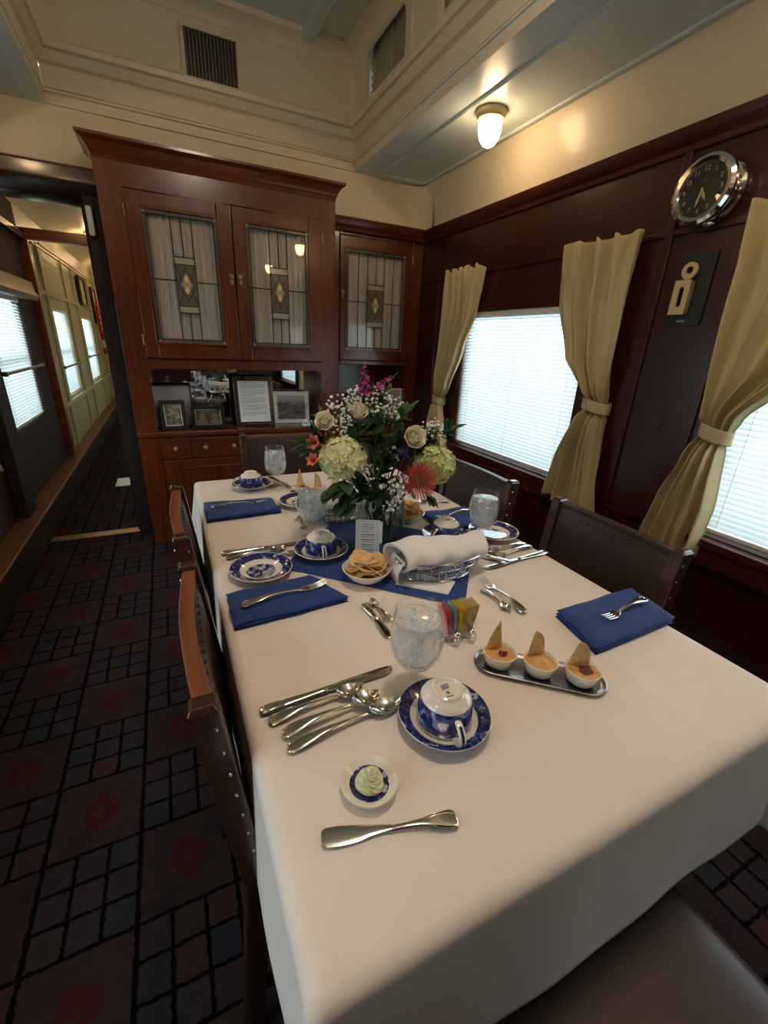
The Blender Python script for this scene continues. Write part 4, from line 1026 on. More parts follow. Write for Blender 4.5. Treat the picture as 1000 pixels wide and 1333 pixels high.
def cloth_layer(name, mat, drop, x0, x1, y0, y1, ztop, seed, thick=0.0012, res=0.0125, lab=None, inset=0.0, foldamp=0.004, out=0.0):
    g = G(); rc = 0.016
    ext = drop
    nx = int((x1-x0+2*ext)/res); ny = int((y1-y0+2*ext)/res)
    def fn(u, v):
        px = x0-ext+u*(x1-x0+2*ext); py = y0-ext+v*(y1-y0+2*ext)
        qx = min(max(px, x0), x1); qy = min(max(py, y0), y1)
        dx, dy = px-qx, py-qy; d = math.hypot(dx, dy)
        crease = 0.0
        if d < 1e-9:
            n1 = mnoise.noise(Vector((px*5, py*5, seed)))*0.0009
            for cx_ in (0.26, 0.715): crease += 0.0024*math.exp(-((px-cx_)/0.0075)**2)
            for cy_ in (0.335, 0.70, 1.12, 1.50): crease += 0.0022*math.exp(-((py-cy_)/0.0075)**2)
            w_ = max(0, (px-0.80)/0.15)*max(0, (0.60-py)/0.3)
            n1 += 0.0030*w_*max(0, mnoise.noise(Vector((px*16, py*26, 3.3+seed))))
            return (px, py, ztop+n1+crease)
        nx_, ny_ = dx/d, dy/d
        a = rc*PI/2
        if d < a:
            th = d/rc; o = rc*math.sin(th); zz = -rc*(1-math.cos(th))
        else:
            o = rc; zz = -rc-(d-a)
        # position along the hem
        s_ = px*1.0*(abs(ny_)) + py*abs(nx_)
        k = min(1, d/0.30)
        corner = 2*abs(nx_*ny_)
        ang = math.atan2(dy, dx)
        fold = math.sin(s_*13+seed*1.7)+0.5*math.sin(s_*29+seed*3.1)+0.8*corner*math.cos(4*ang*2)
        o += k*(0.010+foldamp*fold*0.6+0.050*corner)+out*k
        zz *= (1-0.02*k)
        return (qx+nx_*o, qy+ny_*o, ztop+zz)
    g.grid(fn, nx, ny)
    o = g.obj(name, mat, smooth=70, solid=thick)
    return o
cl = cloth_layer('tablecloth', 'linen', 0.300, TX0+0.010, TX1-0.010, TY0+0.016, TY1-0.010, TZ-0.0012, 1.0)
tag(cl, 'white linen tablecloth draped over the long dining table', 'tablecloth')
TT = TZ+0.0012

def quad_slab(g, P, z0, h, nu=30, nv=22, wob=0.0, seed=0.0, layers=1, rnd=8):
    """soft folded cloth slab over a quadrilateral P (4 corners), h thick"""
    def pt(u, v): 
        a = Vector(P[0]).lerp(Vector(P[1]), u); b = Vector(P[3]).lerp(Vector(P[2]), u); return a.lerp(b, v)
    for L in range(layers):
        zb = z0+h*L/layers; hh = h/layers; ins = 0.012*L*0
        def top(u, v, L=L, zb=zb, hh=hh):
            p = pt(u, v); e = max(0, (1-abs(2*u-1)**14)*(1-abs(2*v-1)**10))**0.4
            n = mnoise.noise(Vector((p[0]*14, p[1]*14, seed+L)))*wob
            ex = mnoise.noise(Vector((u*3, L*3.1+seed, 1)))*0.004; ey = mnoise.noise(Vector((v*3, L*2.1+seed, 5)))*0.004
            return (p[0]+ey*(L), p[1]+ex*(L), zb+hh*(0.06+0.94*e)+n*e)
        def bot(u, v, L=L, zb=zb):
            p = pt(u, v)
            ex = mnoise.noise(Vector((u*3, L*3.1+seed, 1)))*0.004; ey = mnoise.noise(Vector((v*3, L*2.1+seed, 5)))*0.004
            return (p[0]+ey*L, p[1]+ex*L, zb)
        g.grid(top, nu, nv); g.grid(bot, nu, nv)
        for v_ in (0, 1): g.grid(lambda u, q, v_=v_: (Vector(bot(u, v_)).lerp(Vector(top(u, v_)), q)), nu, 2)
        for u_ in (0, 1): g.grid(lambda q, v, u_=u_: (Vector(bot(u_, v)).lerp(Vector(top(u_, v)), q)), 2, nv)
    return g
# blue square laid diagonally under the centrepiece
g = G(); quad_slab(g, [(0.555, 0.676), (0.812, 0.985), (0.470, 1.300), (0.206, 1.010)], TT, 0.0022, 60, 60, 0.0008, 2.0)
tag(g.obj('table_runner', 'navy', smooth=60), 'royal blue square cloth laid diagonally under the flower vase', 'cloth')
RT = TT+0.0030

def napkin(label, P, h=0.016, seed=0.0, wob=0.002, layers=3):
    g = G(); quad_slab(g, P, TT, h, 34, 22, wob, seed, layers)
    return tag(g.obj('folded_napkin', 'navy', smooth=60), label, 'napkin', 'blue folded napkins')
napkin('blue folded napkin beside the willow plate at the middle aisle-side place', [(0.060, 0.783), (0.315, 0.798), (0.262, 0.930), (0.060, 0.913)], 0.017, 1.0)
napkin('blue folded napkin at the far aisle-side place, next to the blue cup', [(0.055, 1.386), (0.298, 1.399), (0.292, 1.530), (0.057, 1.555)], 0.017, 4.0)
napkin('blue folded napkin at the near window-side place, beside the three dip cups', [(0.702, 0.436), (0.965, 0.446), (0.985, 0.572), (0.728, 0.568)], 0.022, 7.0, 0.004)
napkin('blue folded napkin at the far window-side place, partly behind the goblet', [(0.735, 1.055), (0.945, 1.052), (0.935, 1.205), (0.748, 1.215)], 0.018, 9.0)

# ------------------------------------------------------------------ cutlery
def loft(g, st, nseg=8):
    """st: (x, halfwidth, z, thickness, dip, y) cross-sections along x"""
    rings = []
    for s_ in st:
        x, w, z, th, dip = s_[:5]; yo = s_[5] if len(s_) > 5 else 0
        top = []; bot = []
        for k in range(nseg+1):
            q = -1+2*k/nseg; e = math.sqrt(max(0, 1-abs(q)**3))
            zz = z-dip*(1-q*q)
            top.append((x, yo+q*w, zz+th*0.5*e)); bot.append((x, yo+q*w, zz-th*0.5*e))
        rings.append(top+list(reversed(bot))[1:-1])
    g.rings(rings)
def handle_st(L, bow=0.010, wend=0.0105, wneck=0.0028, z0=0.0025):
    """fiddle handle from its end (x=0) to the neck (x=L)"""
    st = []
    for f, w in ((0, 0.30), (0.015, 0.70), (0.05, 0.98), (0.12, 1.0), (0.25, 0.88), (0.40, 0.62), (0.55, 0.42), (0.70, 0.32), (0.85, 0.28), (1.0, 0.30)):
        st.append((L*f, wend*w, z0+bow*math.sin(PI*f)*0.6, 0.0030 if f < 0.4 else 0.0036, 0))
    return st
def bead(g, L, wend, z):
    # raised thread round the handle end
    pts = [(L*f, wend*w*0.80, z+0.006*math.sin(PI*f)*0.6+0.0019) for f, w in ((0.35, 0.68), (0.25, 0.86), (0.12, 0.98), (0.05, 0.95), (0.02, 0.6))]
    pts += [(p[0], -p[1], p[2]) for p in reversed(pts)]
    g.tube(pts, 0.0008, 5)
def spoon(label, a, b, size=1.0, z=0.0, group=None, tilt=0.0):
    ax, ay = a; bx, by_ = b; L = math.hypot(bx-ax, by_-ay)
    t = thing('spoon', label, 'spoon', (ax, ay, TT+z+0.0008), math.atan2(by_-ay, bx-ax), group); t.rotation_euler[1] = tilt
    bl = L*0.30; hl = L-bl; w = 0.0172*size
    g = G(); loft(g, handle_st(hl+0.002, 0.012*size)); bead(g, hl, 0.0105, 0.0025); g.obj('handle', 'silver', t, smooth=50)
    g = G(); st = []
    for i in range(15):
        f = i/14; ww = w*max(0.08, math.sin(PI*(0.03+0.95*f)**0.85))**0.8 if f < 1 else w*0.1
        if i == 0: ww = 0.0035
        st.append((hl+bl*f, ww, 0.0048*(abs(2*f-1)**2)+0.0066, 0.0014, 0.0060*math.sin(PI*min(1, f*1.02))))
    loft(g, st, 12); g.obj('bowl', 'silver', t, smooth=60)
    return t
def fork(label, a, b, z=0.0, group=None, tines=4, tilt=0.0):
    ax, ay = a; bx, by_ = b; L = math.hypot(bx-ax, by_-ay)
    t = thing('fork', label, 'fork', (ax, ay, TT+z+0.0008), math.atan2(by_-ay, bx-ax), group); t.rotation_euler[1] = tilt
    hl = L*0.66
    g = G(); loft(g, handle_st(hl, 0.012)); bead(g, hl, 0.0105, 0.0025); g.obj('handle', 'silver', t, smooth=50)
    g = G(); x0 = hl-0.002; rl = L*0.10; w = 0.0118
    zc = lambda f: 0.0035+0.006*math.sin(PI*min(1, f)*1.0)*-1+0.008*f*f+0.002
    T0 = L-x0
    st = [(x0, 0.0034, 0.0030, 0.0030, 0), (x0+rl*0.35, 0.006, 0.0022, 0.0024, 0), (x0+rl*0.8, w*0.95, 0.0014, 0.0020, 0.0006), (x0+rl*1.3, w, 0.0014, 0.0018, 0.0006)]
    loft(g, st)
    xs = x0+rl*1.28
    for k in range(tines):
        yo = -w+w*2*(k+0.5)/tines
        st = []
        for i in range(6):
            f = i/5; st.append((xs+(L-xs)*f, 0.0017*(1-0.55*f), 0.0010+0.0075*f*f, 0.0017*(1-0.5*f), 0, yo))
        loft(g, st, 4)
    g.obj('tines', 'silver', t, smooth=50)
    return t
def knife(label, a, b, z=0.0, group=None, butter=False, tilt=0.0, flip=1):
    ax, ay = a; bx, by_ = b; L = math.hypot(bx-ax, by_-ay)
    t = thing('butter_knife' if butter else 'knife', label, 'knife', (ax, ay, TT+z+0.0008), math.atan2(by_-ay, bx-ax), group); t.rotation_euler[1] = tilt
    hl = L*(0.50 if butter else 0.47)
    g = G(); 
    if butter: loft(g, handle_st(hl, 0.006, 0.0125))
    else: loft(g, [(0, 0.004, 0.0035, 0.004, 0), (hl*0.02, 0.0085, 0.0038, 0.006, 0), (hl*0.15, 0.0098, 0.004, 0.007, 0), (hl*0.5, 0.0080, 0.004, 0.0072, 0), (hl*0.8, 0.0062, 0.004, 0.007, 0), (hl*0.93, 0.0060, 0.004, 0.0075, 0), (hl*0.96, 0.0075, 0.004, 0.008, 0), (hl, 0.0065, 0.004, 0.006, 0)])
    bead(g, hl, 0.0105 if not butter else 0.0125, 0.0036 if not butter else 0.0022); g.obj('handle', 'silver', t, smooth=50)
    g = G(); bl = L-hl; st = []
    prof = ((0, 0.30), (0.12, 0.42), (0.3, 0.55), (0.5, 0.85), (0.75, 1.0), (0.93, 0.98), (0.985, 0.75), (1.0, 0.35)) if butter else ((0, 0.62), (0.05, 0.75), (0.3, 0.86), (0.6, 0.98), (0.8, 1.0), (0.92, 0.86), (0.98, 0.5), (1.0, 0.12))
    for f, w in prof:
        ww = (0.0115 if butter else 0.0100)*w
        st.append((hl-0.001+(bl+0.001)*f, ww, 0.0028, 0.0016, 0, flip*(0.0100-ww)*(0.6 if not butter else 0.2)))
    loft(g, st, 6); g.obj('blade', 'silver' if butter else 'chrome', t, smooth=50)
    return t
gs = 'silver cutlery on the table'
knife('long silver dinner knife lying above the three spoons, nearest aisle-side place', (0.067, 0.549), (0.309, 0.557), group=gs)
spoon('silver teaspoon just below the dinner knife, its bowl under the next spoon, nearest place', (0.076, 0.524), (0.240, 0.534), 1.0, group=gs)
spoon('silver spoon between two others at the nearest place, middle of the three', (0.090, 0.490), (0.258, 0.505), 1.08, 0.004, group=gs, tilt=0.0)
spoon('silver spoon closest to the butter dish, lowest of the three at the nearest place', (0.091, 0.464), (0.286, 0.482), 1.05, group=gs)
knife('broad silver butter spreader lying in front of the herb butter dish', (0.263, 0.281), (0.099, 0.329), group=gs, butter=True, flip=-1)
fork('silver fork on the blue napkin at the middle aisle-side place', (0.082, 0.835), (0.282, 0.862), 0.0195, group=gs, tilt=-0.0)
fork('silver fork on the blue napkin at the far aisle-side place', (0.078, 1.473), (0.270, 1.480), 0.0195, group=gs)
fork('silver fork on the blue napkin beside the three dip cups', (0.948, 0.510), (0.782, 0.490), 0.026, group=gs)
fork('silver fork on the blue napkin behind the window-side cup', (0.920, 1.150), (0.755, 1.125), 0.021, group=gs)
fork('silver fork lying open on the cloth between the bread basket and the dip tray', (0.667, 0.600), (0.669, 0.764), 0.002, group=gs)
spoon('silver spoon lying beside the fork in front of the bread basket', (0.641, 0.722), (0.640, 0.618), 0.7, 0.0, group=gs)
knife('thin silver knife in front of the cracker bowl, left of the small spoon', (0.342, 0.770), (0.345, 0.636), group=gs)
spoon('small silver spoon beside the thin knife in front of the cracker bowl', (0.369, 0.690), (0.362, 0.776), 0.75, group=gs)
knife('silver dinner knife above the willow plate at the middle aisle-side place', (0.072, 1.142), (0.318, 1.137), group=gs)
spoon('silver spoon just behind the willow plate, middle aisle-side place', (0.082, 1.112), (0.248, 1.116), 1.0, group=gs)
spoon('silver spoon tucked half under the willow plate rim', (0.108, 1.076), (0.298, 1.075), 1.0, group=gs)
knife('silver dinner knife at the window-side place pointing at the bread basket', (0.958, 0.823), (0.712, 0.806), group=gs, flip=-1)
spoon('silver spoon crossing behind the window-side dinner knife', (0.944, 0.872), (0.765, 0.842), 1.05, group=gs)
spoon('silver spoon nearest the window-side goblet foot', (0.938, 0.892), (0.775, 0.885), 1.0, group=gs)
knife('silver knife lying aslant across the window-side spoons', (0.730, 0.890), (0.800, 0.805), 0.006, group=gs)
fork('silver serving fork beside the far white napkin roll', (0.345, 1.340), (0.330, 1.215), group=gs)
knife('silver knife beside the far goblet with its dark blade reflecting', (0.395, 1.650), (0.345, 1.835), group=gs)
spoon('silver spoon behind the far goblet', (0.310, 1.820), (0.345, 1.680), 0.9, group=gs)
fork('silver fork behind the bouquet at the far end of the table', (0.560, 1.520), (0.435, 1.610), 0.001, group=gs)
spoon('silver spoon on the cloth at the far window-side edge behind the bouquet', (0.925, 1.300), (0.800, 1.330), 1.0, group=gs)

# ------------------------------------------------------------------ china
def plate_prof(R, h=0.018):
    return [(0.0001, 0.003), (R*0.40, 0.003), (R*0.42, 0.0), (R*0.46, 0.0), (R*0.50, 0.004), (R*0.64, 0.009), (R*0.98, h-0.001), (R, h), (R*0.985, h+0.0022), (R*0.66, 0.0125), (R*0.60, 0.0075), (R*0.5, 0.0065), (0.0001, 0.0065)]
def plate(label, x, y, z=TT, R=0.078, tiltx=0.0):
    o = tag(G().lathe(plate_prof(R), 56).obj('bread_plate', 'plate', smooth=40), label, 'plate'); o.location = (x, y, z+0.0005); return o
plate('blue willow bread plate beside the blue napkin at the middle aisle-side place', 0.155, 1.002)
plate('blue willow bread plate at the far aisle-side place, left of the bouquet', 0.385, 1.462, R=0.080)
plate('blue willow bread plate behind the window-side goblet', 0.885, 0.985, R=0.080)
def saucer_cup(tag_s, x, y, z=TT, rot=0.0, upside=True, R=0.073, mark=True):
    s_ = tag(G().lathe([(0.0001, 0.002), (R*0.46, 0.002), (R*0.47, 0.0), (R*0.52, 0.0), (R*0.56, 0.004), (R*0.8, 0.010), (R*0.98, 0.019), (R, 0.0205), (R*0.985, 0.0225), (R*0.80, 0.0135), (R*0.56, 0.0075), (R*0.52, 0.006), (0.0001, 0.006)], 56).obj('saucer', 'saucer', smooth=40), 'blue willow saucer '+tag_s, 'saucer')
    s_.location = (x, y, z+0.0005)
    c = thing('teacup', ('upturned blue willow cup on its saucer ' if upside else 'blue willow cup on its saucer ')+tag_s, 'cup', (x, y, z+0.0068), rot)
    H = 0.062
    # profile from the lip (z=0) up to the foot ring
    pr = [(0.0425, 0.0), (0.0440, 0.0006), (0.0446, 0.003), (0.0438, 0.012), (0.0432, 0.026), (0.0422, 0.038), (0.0395, 0.047), (0.034, 0.053), (0.0275, 0.0555), (0.0250, 0.0575), (0.0245, 0.0615), (0.0225, 0.0622), (0.0205, 0.0605), (0.0195, 0.0575), (0.0001, 0.0568)]
    ins = [(0.0001, 0.053), (0.032, 0.050), (0.038, 0.043), (0.0405, 0.03), (0.042, 0.006), (0.0425, 0.0)]
    if not upside: pr = [(r, H-z_) for r, z_ in pr]; ins = [(r, H-z_) for r, z_ in ins]
    g = G(); g.lathe(pr, 48); g.lathe(ins, 48); g.obj('body', 'cup' if upside else 'cup', c, smooth=50)
    sg = 1 if upside else -1; zb = 0 if upside else H
    g = G(); hp = [(0.040, 0.006), (0.052, 0.004), (0.064, 0.010), (0.068, 0.020), (0.064, 0.031), (0.054, 0.038), (0.041, 0.040)]
    R_ = []
    for i, (hx, hz) in enumerate(hp):
        a = hp[max(i-1, 0)]; b = hp[min(i+1, len(hp)-1)]; d = Vector((b[0]-a[0], 0, sg*(b[1]-a[1]))).normalized(); n = Vector((-d.z, 0, d.x))
        p = Vector((hx, 0, zb+sg*hz)); w = 0.0062; th = 0.0026
        R_.append([p+n*th+Vector((0, w*0.7, 0)), p+n*th-Vector((0, w*0.7, 0)), p-Vector((0, w, 0)), p-n*th-Vector((0, w*0.7, 0)), p-n*th+Vector((0, w*0.7, 0)), p+Vector((0, w, 0))])
    g.rings(R_); g.obj('handle', 'china', c, smooth=60, subsurf=1)
    g = G(); 
    R_ = []
    for i, (hx, hz) in enumerate(hp[1:-1]):
        k = i+1; a = hp[k-1]; b = hp[k+1]; d = Vector((b[0]-a[0], 0, sg*(b[1]-a[1]))).normalized(); n = Vector((d.z*sg, 0, -d.x*sg))
        p = Vector((hx, 0, zb+sg*hz))+n*0.0024; R_.append([p+Vector((0, 0.0022, 0)), p+n*0.0006, p-Vector((0, 0.0022, 0)), p-n*0.0006])
    g.rings(R_); g.obj('blue_stripe', plain('cobalt', srgb(34, 38, 100), rough=0.15), c, smooth=60)
    if upside and mark:
        g = G(); zt = 0.0572
        for k in range(5):
            a = k*2*PI/5; p = [(0.0048*math.cos(a)+0.005, 0.0048*math.sin(a)), (0.0012*math.cos(a+0.63)+0.005, 0.0012*math.sin(a+0.63)), (0.005, 0.0), (0.0012*math.cos(a-0.63)+0.005, 0.0012*math.sin(a-0.63))]
            g.prism(p, zt, zt+0.0004, 'z')
        for k in range(3): g.box(-0.012+k*0.0035, -0.0102+k*0.0035, -0.007, 0.007, zt, zt+0.0004, Matrix.Rotation(0.25, 3, 'Z'))
        g.box(0.0120, 0.0136, -0.006, 0.006, zt, zt+0.0004)
        g.obj('maker_mark', plain('cobalt_mark', srgb(40, 50, 120), rough=0.3), c, smooth=0)
    return c
saucer_cup('at the nearest place, beside the large goblet', 0.331, 0.420, rot=math.radians(-100))
saucer_cup('at the middle aisle-side place, beside the menu card', 0.328, 1.045, TT+0.003, rot=math.radians(-100), R=0.075)
saucer_cup('at the far aisle-side place, nearest the cabinet', 0.247, 1.700, rot=math.radians(165), mark=False)
saucer_cup('at the window-side place, behind the bread basket', 0.716, 1.008, TT+0.003, rot=math.radians(200))

# small dish of piped butter
d_ = tag(G().lathe([(0.0001, 0.002), (0.020, 0.002), (0.021, 0.0), (0.024, 0.0), (0.027, 0.004), (0.035, 0.009), (0.0385, 0.0145), (0.0378, 0.0162), (0.0345, 0.0150), (0.0265, 0.0090), (0.019, 0.007), (0.0001, 0.007)], 48).obj('butter_dish', 'smalldish', smooth=45), 'small white dish with blue band holding piped herb butter', 'dish')
d_.location = (0.178, 0.366, TT+0.0003)
g = G(); pts = []; rs = []
for lay, (z, R, r) in enumerate(((0.011, 0.0150, 0.0068), (0.019, 0.0115, 0.0062), (0.0265, 0.0065, 0.0055))):
    g2 = G
    ring = []
    n = 72
    def fn(u, v, z=z, R=R, r=r, lay=lay):
        a = u*2*PI; b = v*2*PI; rib = 1+0.22*math.sin(7*b+a*9)
        return ((R+r*rib*math.cos(b))*math.cos(a), (R+r*rib*math.cos(b))*math.sin(a), z+r*rib*math.sin(b)+0.0025*math.sin(a*2+lay))
    g.grid(fn, n, 30, closeu=True)
g.lathe([(0.006, 0.030), (0.005, 0.0345), (0.0025, 0.038), (0.0001, 0.0395)], 12)
o = tag(g.obj('herb_butter', 'butter', smooth=70), 'swirl of pale green herb butter piped in the small dish', 'butter'); o.location = (0.178, 0.366, TT+0.0015); o.scale = (0.86, 0.86, 0.9)

# ------------------------------------------------------------------ goblets of iced water
def goblet(label, x, y, z, seed, ice_label):
    t = thing('water_goblet', label, 'goblet', (x, y, z+0.0003)); t.scale = (1.08, 1.08, 1.02)
    k = 1.0
    outer = [(0.0001, 0.004), (0.006, 0.0035), (0.028, 0.0012), (0.0345, 0.0), (0.0352, 0.0014), (0.030, 0.0034), (0.014, 0.0070), (0.0075, 0.012), (0.0052, 0.022), (0.0056, 0.032), (0.0085, 0.040), (0.0075, 0.0435), (0.016, 0.050), (0.030, 0.062), (0.0385, 0.080), (0.0418, 0.100), (0.0412, 0.122), (0.0378, 0.145), (0.0350, 0.163), (0.0345, 0.1642)]
    inner = [(0.0335, 0.163), (0.0362, 0.145), (0.0394, 0.122), (0.0400, 0.100), (0.0368, 0.081), (0.028, 0.065), (0.015, 0.054), (0.0001, 0.051)]
    G().lathe(outer+inner, 48).obj('glass', 'glass', t, smooth=60)
    g = G(); g.lathe([(0.0001, 0.0516), (0.015, 0.0546), (0.0275, 0.0655), (0.0362, 0.0815), (0.0393, 0.100), (0.0387, 0.122), (0.0360, 0.1435), (0.034, 0.1440), (0.0001, 0.1440)], 40)
    g.obj('iced_water', 'water', t, smooth=60)
    rnd = random.Random(seed)
    g = G()
    for i in range(8):
        lvl = i/7; zz = 0.066+0.078*lvl; rr = 0.020 if lvl < 0.2 else 0.024
        a = rnd.random()*6.28; q = rnd.random()**0.5*rr*0.8
        R_ = Matrix.Rotation(rnd.random()*3, 3, 'Z') @ Matrix.Rotation(rnd.random()*2, 3, 'X')
        s_ = 0.0095
        g.box(q*math.cos(a)-s_, q*math.cos(a)+s_, q*math.sin(a)-s_, q*math.sin(a)+s_, zz-s_*0.8, zz+s_*0.8, R_)
    g.obj('ice', 'ice', t, smooth=0, bevel=0.003)
    return t
goblet('tall stemmed goblet of iced water beside the nearest cup, largest in view', 0.321, 0.502, TT, 1, '')
goblet('stemmed goblet of iced water behind the upturned cup at the middle aisle-side place', 0.338, 1.155, TT+0.003, 2, '')
goblet('stemmed goblet of iced water at the far aisle-side place in front of the far chair', 0.342, 1.680, TT, 3, '')
goblet('goblet of iced water at the window-side place, beside the bread basket', 0.806, 0.952, TT, 4, '')

# ------------------------------------------------------------------ sweetener caddy
t = thing('sweetener_caddy', 'square pressed-glass caddy full of sweetener packets', 'caddy', (0.478, 0.600, TT), math.radians(-4))
g = G(); a, b, hb, ht = 0.034, 0.025, 0.0, 0.046
def rr(w, d, z, r=0.006, n=4):
    pts = []
    for cx_, cy_, a0 in ((w-r, d-r, 0), (-w+r, d-r, PI/2), (-w+r, -d+r, PI), (w-r, -d+r, 1.5*PI)):
        for i in range(n+1): aa = a0+PI/2*i/n; pts.append((cx_+r*math.cos(aa), cy_+r*math.sin(aa), z))
    return pts
g.rings([rr(0.032, 0.024, 0.0), rr(0.034, 0.026, 0.004), rr(0.034, 0.026, 0.02), rr(0.036, 0.028, ht), rr(0.033, 0.025, ht+0.001), rr(0.031, 0.023, 0.02), rr(0.030, 0.022, 0.010)])
g.obj('glass_box', 'glass', t, smooth=60)
g = G()
for sx in (-1, 1):
    for zz in (0.012, 0.026): g.box(sx*0.016-0.007, sx*0.016+0.007, -0.0285, -0.026, zz, zz+0.003, Matrix.Rotation(0.5*sx, 3, 'Y'))
g.obj('cut_pattern', 'glass', t, smooth=0)
for sx in (-0.018, 0.018):
    g = G(); g.sphere((sx, -0.032, 0.026), 0.0068, 16, 10); g.sphere((sx, -0.031, 0.012), 0.005, 12, 8); g.obj('glass_boss', 'chrome', t)
pk = 0
for mat_, n, lb, w in (('pinkpk', 4, 'pink sweetener packet standing at the left end of the glass caddy', 0.0024), ('bluepk', 4, 'pale blue sweetener packet standing in the glass caddy beside the pink ones', 0.0024), ('yellowpk', 6, 'yellow sweetener packet standing in the middle of the glass caddy', 0.0020), ('tanpk', 9, 'cream raw sugar packet standing at the right end of the glass caddy', 0.0023)):
    for i in range(n):
        x = -0.0275+pk*0.0024; lean = -0.20+0.42*pk/22+random.uniform(-0.02, 0.02)
        g = G(); g.T = Matrix.Rotation(lean, 4, 'Y')
        def fn(u, v, sg=1): 
            e = (1-abs(2*u-1)**4)*(1-abs(2*v-1)**6); return (sg*0.0009*e, -0.0185+0.037*u, 0.062*v)
        g.grid(lambda u, v: fn(u, v, 1), 7, 7); g.grid(lambda u, v: fn(u, v, -1), 7, 7)
        o = g.obj('sweetener_packet', mat_, smooth=60); tag(o, lb, 'packet', {'pinkpk': 'pink packets in the caddy', 'bluepk': 'pale blue packets in the caddy', 'yellowpk': 'yellow packets in the caddy', 'tanpk': 'cream packets in the caddy'}[mat_])
        ca, sa = math.cos(math.radians(-4)), math.sin(math.radians(-4)); yy = random.uniform(-0.001, 0.001)
        o.location = (0.478+x*ca-yy*sa, 0.600+x*sa+yy*ca, TT+0.0105+random.uniform(0, 0.004)); o.rotation_euler = (0, 0, math.radians(-4)); pk += 1
        if mat_ == 'tanpk' and i == n-1:
            g = G(); g.T = Matrix.Rotation(lean, 4, 'Y')
            for (yy_, zz_, w_) in ((-0.004, 0.052, 0.003), (0.003, 0.053, 0.002), (-0.002, 0.034, 0.004)): g.box(0.0010, 0.0014, yy_-w_, yy_+w_, zz_-0.0015, zz_+0.0015)
            g.obj('printed_mark', 'ink', o, smooth=0)

# ------------------------------------------------------------------ dip trays
def platter(label, cx_, cy_, rz):
    t = thing('serving_tray', label, 'tray', (cx_, cy_, TT), rz)
    g = G(); L, Wd = 0.118, 0.038
    def stad(L_, W_, z, n=12): return [(L_-W_+W_*math.cos(-PI/2+PI*i/n), W_*math.sin(-PI/2+PI*i/n), z) for i in range(n+1)]+[(-L_+W_+W_*math.cos(PI/2+PI*i/n), W_*math.sin(PI/2+PI*i/n), z) for i in range(n+1)]
    g.rings([stad(L-0.012, Wd-0.012, 0.0), stad(L-0.002, Wd-0.002, 0.003), stad(L, Wd, 0.007), stad(L-0.0015, Wd-0.0015, 0.0075), stad(L-0.005, Wd-0.005, 0.0045), stad(L-0.013, Wd-0.013, 0.002)])
    o = g.obj('oval_dish', 'steel', t, smooth=50)
    return t
def dip_cup(label, x, y, z, kind, rz, chiprot, dlabel, clabel):
    c = tag(G().lathe([(0.0001, 0.0), (0.0235, 0.0), (0.0255, 0.002), (0.0290, 0.014), (0.0315, 0.024), (0.0318, 0.0258), (0.0298, 0.0258), (0.0280, 0.022), (0.0240, 0.006), (0.0001, 0.005)], 40).obj('ramekin', 'china', smooth=45), label, 'ramekin'); c.location = (x, y, z)
    rnd = random.Random(kind)
    def fn(u, v):
        a = u*2*PI; r = v*0.0285; n = mnoise.noise(Vector((r*math.cos(a)*90, r*math.sin(a)*90, kind*7)))
        return (r*math.cos(a), r*math.sin(a), 0.019+0.0035*(1-v*v)+0.0022*n+(0.009*math.exp(-((r*math.cos(a)+0.004)**2+(r*math.sin(a)-0.002)**2)/0.00018) if kind == 2 else 0))
    g = G(); g.grid(fn, 40, 16, closeu=True)
    d = thing('dip', dlabel, 'dip', (x, y, z)); g.obj('spread', 'dip', d, smooth=70)
    if kind == 1: G().sphere((0.003, -0.006, 0.0245), 0.0085, 16, 8, (1.15, 0.9, 0.28)).obj('sauce', 'sauce', d)
    if kind == 3:
        g = G(); g.grid(lambda u, v: (0.002+0.013*v*math.cos(u*2*PI)*(1+0.15*math.sin(5*u*2*PI)), -0.005+0.011*v*math.sin(u*2*PI)*(1+0.12*math.sin(4*u*2*PI)), 0.0246+0.0016*(1-v*v)), 28, 6, closeu=True); g.obj('seasoning', 'sauce2', d, smooth=70)
    # chip standing up in it: a broken tortilla wedge, slightly curved
    g = G(); H = (0.076, 0.070, 0.064)[kind-1]
    def chip(u, v, o=0):
        if kind == 1: l_ = -0.0150*(1-v**1.6)-0.0004; r_ = 0.0150*(1-v**1.2)+0.0004
        elif kind == 2: l_ = -0.0130+0.003*v; r_ = -0.0095+0.026*math.sqrt(max(0.0004, 1-(max(0, v-0.15)/0.85)**2))
        else: l_ = -0.0150+0.009*v; r_ = -0.006+0.030*math.sqrt(max(0.0004, 1-(max(0, v-0.10)/0.90)**2))
        x_ = l_+(r_-l_)*u; q = x_/0.018
        return (x_, 0.004*q*q-0.008*v*v+0.0010*mnoise.noise(Vector((u*4, v*6, kind)))+o, 0.014+H*v)
    g.grid(lambda u, v: chip(u, v, 0), 12, 18)
    ck = tag(g.obj('corn_chip', 'chip', smooth=70, solid=0.0018), clabel, 'chip'); ck.location = (x-0.001, y+0.014, z); ck.rotation_euler = (0, 0, chiprot-0.42)
ang = math.atan2(0.357-0.517, 0.640-0.455)
px, py = 0.556, 0.444
platter('oval brushed-steel tray carrying three white dip cups', px, py, ang)
ux, uy = math.cos(ang), math.sin(ang)
